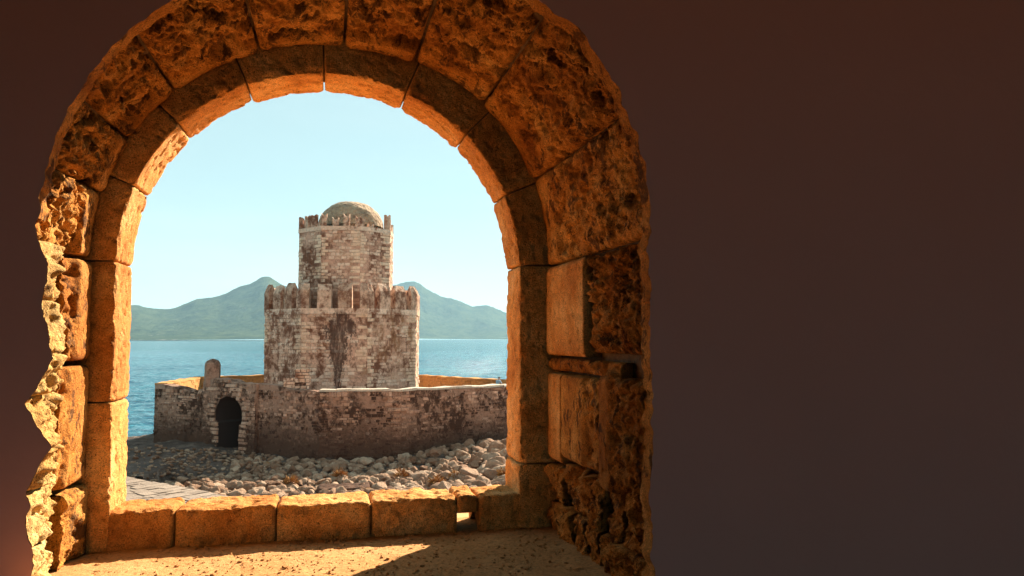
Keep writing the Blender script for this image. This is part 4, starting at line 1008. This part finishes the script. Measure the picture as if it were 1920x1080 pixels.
# dry orange tufts between the rocks
for i, (x, y, lab) in enumerate(((5.3, 58.6, 'dry orange shrub beside the flat ruined footing'), (9.2, 57.6, 'dry orange shrub midway along the boulder heap'), (12.6, 57.0, 'dry orange shrub among large boulders near the right jamb'),
                                 (1.0, 59.5, 'dry orange shrub at the edge of the sea wall shadow'), (-2.4, 58.3, 'small dry orange shrub among boulders left of the footing'), (7.4, 55.0, 'low dry orange shrub just above the sill'))):
    q = np.random.default_rng(600 + i); V = []; F = []; o_ = 0
    for j in range(220):
        d = q.normal(size=3); d[2] = abs(d[2]) * .7 + .15; d /= np.linalg.norm(d); l = q.uniform(.3, .75); b0 = d * l * q.uniform(.3, .8); tip = d * l; side = np.cross(d, q.normal(size=3)); side = side / np.linalg.norm(side) * .04
        V += [b0 - side, b0 + side, tip + side * .3, tip - side * .3]; F.append((o_, o_ + 1, o_ + 2, o_ + 3)); o_ += 4
    r = thing('dry_shrub', (x, y, float(islet_h(np.array([x]), np.array([y]))[0]) + .35), lab, 'shrub', 'dry shrubs among the boulders')
    obj('foliage', mesh_data('foliage', np.array(V), F, M_SCRUB, False), r)

# ------------------------------------------------------------------ visitor leaning on the far end of the wall
def person(loc, rz):
    root = thing('person', loc, 'person in pale blue top leaning over the sea wall by the right jamb', 'person')
    root.rotation_euler = (0, 0, rz)
    J = {'pel': (0, 0, .95, .14), 'chest': (0, .16, 1.32, .16), 'neck': (0, .30, 1.50, .06), 'head': (0, .40, 1.60, .085), 'crown': (0, .44, 1.70, .07),
         'hl': (-.10, 0, .90, .10), 'kl': (-.11, .06, .50, .07), 'al': (-.11, -.02, .09, .05), 'tl': (-.11, .13, .04, .04),
         'hr': (.10, 0, .90, .10), 'kr': (.11, .05, .50, .07), 'ar': (.11, -.04, .09, .05), 'tr': (.11, .11, .04, .04),
         'sl': (-.20, .20, 1.40, .065), 'el': (-.25, .36, 1.16, .05), 'wl': (-.16, .56, 1.17, .035), 'fl': (-.12, .66, 1.17, .03),
         'sr': (.20, .20, 1.40, .065), 'er': (.25, .36, 1.16, .05), 'wr': (.16, .56, 1.17, .035), 'fr': (.12, .66, 1.17, .03)}
    E_ = [('pel', 'chest'), ('chest', 'neck'), ('neck', 'head'), ('head', 'crown'), ('pel', 'hl'), ('hl', 'kl'), ('kl', 'al'), ('al', 'tl'), ('pel', 'hr'), ('hr', 'kr'), ('kr', 'ar'), ('ar', 'tr'),
          ('chest', 'sl'), ('sl', 'el'), ('el', 'wl'), ('wl', 'fl'), ('chest', 'sr'), ('sr', 'er'), ('er', 'wr'), ('wr', 'fr')]
    ks = list(J); me = bpy.data.meshes.new('body'); me.from_pydata([J[k_][:3] for k_ in ks], [(ks.index(a), ks.index(b_)) for a, b_ in E_], [])
    m, t, b = new_mat('clothed_figure'); k = N(t); tcn = k.n('TexCoord'); sp = k.n('SeparateXYZ'); k.l(tcn.outputs['Object'], sp.inputs[0])
    col = k.ramp(k.math('DIVIDE', sp.outputs[2], 2.0), [(0.0, (.03, .035, .05)), (0.475, (.03, .035, .05)), (0.485, (.22, .36, .48)), (0.735, (.22, .36, .48)), (0.745, (.45, .27, .19))])
    k.l(col, b.inputs['Base Color']); me.materials.append(m)
    o = obj('body', me, root); o.modifiers.new('skin', 'SKIN'); o.modifiers.new('sub', 'SUBSURF').levels = 2; o.modifiers['sub'].render_levels = 2
    for i, k_ in enumerate(ks): me.skin_vertices[0].data[i].radius = (J[k_][3], J[k_][3])
    me.skin_vertices[0].data[0].use_root = True
    m2, t2, b2 = new_mat('dark_hair'); b2.inputs['Base Color'].default_value = (.02, .015, .012, 1)
    v, f = ico(3); v = v[:, :] * np.array([.105, .115, .115]); v[:, 2] = np.maximum(v[:, 2], -.05)
    ob = obj('hair', mesh_data('hair', v, f, m2), root); ob.location = (0, .385, 1.66)
person((15.35, 72.6, WT - 1.12), rad(200))
v = box_v(13.5, 16.5, 71.9, 73.4, -10, WT - 1.13)
part('wall_walk', v, BOXF, M_WBODY, encl, False)

# ------------------------------------------------------------------ sea haze
m = bpy.data.materials.new('sea_haze'); m.use_nodes = True; t = m.node_tree; t.nodes.clear()
o_ = t.nodes.new('ShaderNodeOutputMaterial'); pv = t.nodes.new('ShaderNodeVolumePrincipled')
pv.inputs['Color'].default_value = (0.48, 0.80, 1.0, 1); pv.inputs['Density'].default_value = 0.000050; pv.inputs['Anisotropy'].default_value = 0.2
t.links.new(pv.outputs[0], o_.inputs['Volume'])
hz = mesh_data('haze', box_v(-45000, 45000, -45000, 45000, -13.5, 950), BOXF, m, False)
obj('haze', hz, label='thin pale sea haze veiling the distant hills', cat='haze', kind='stuff')
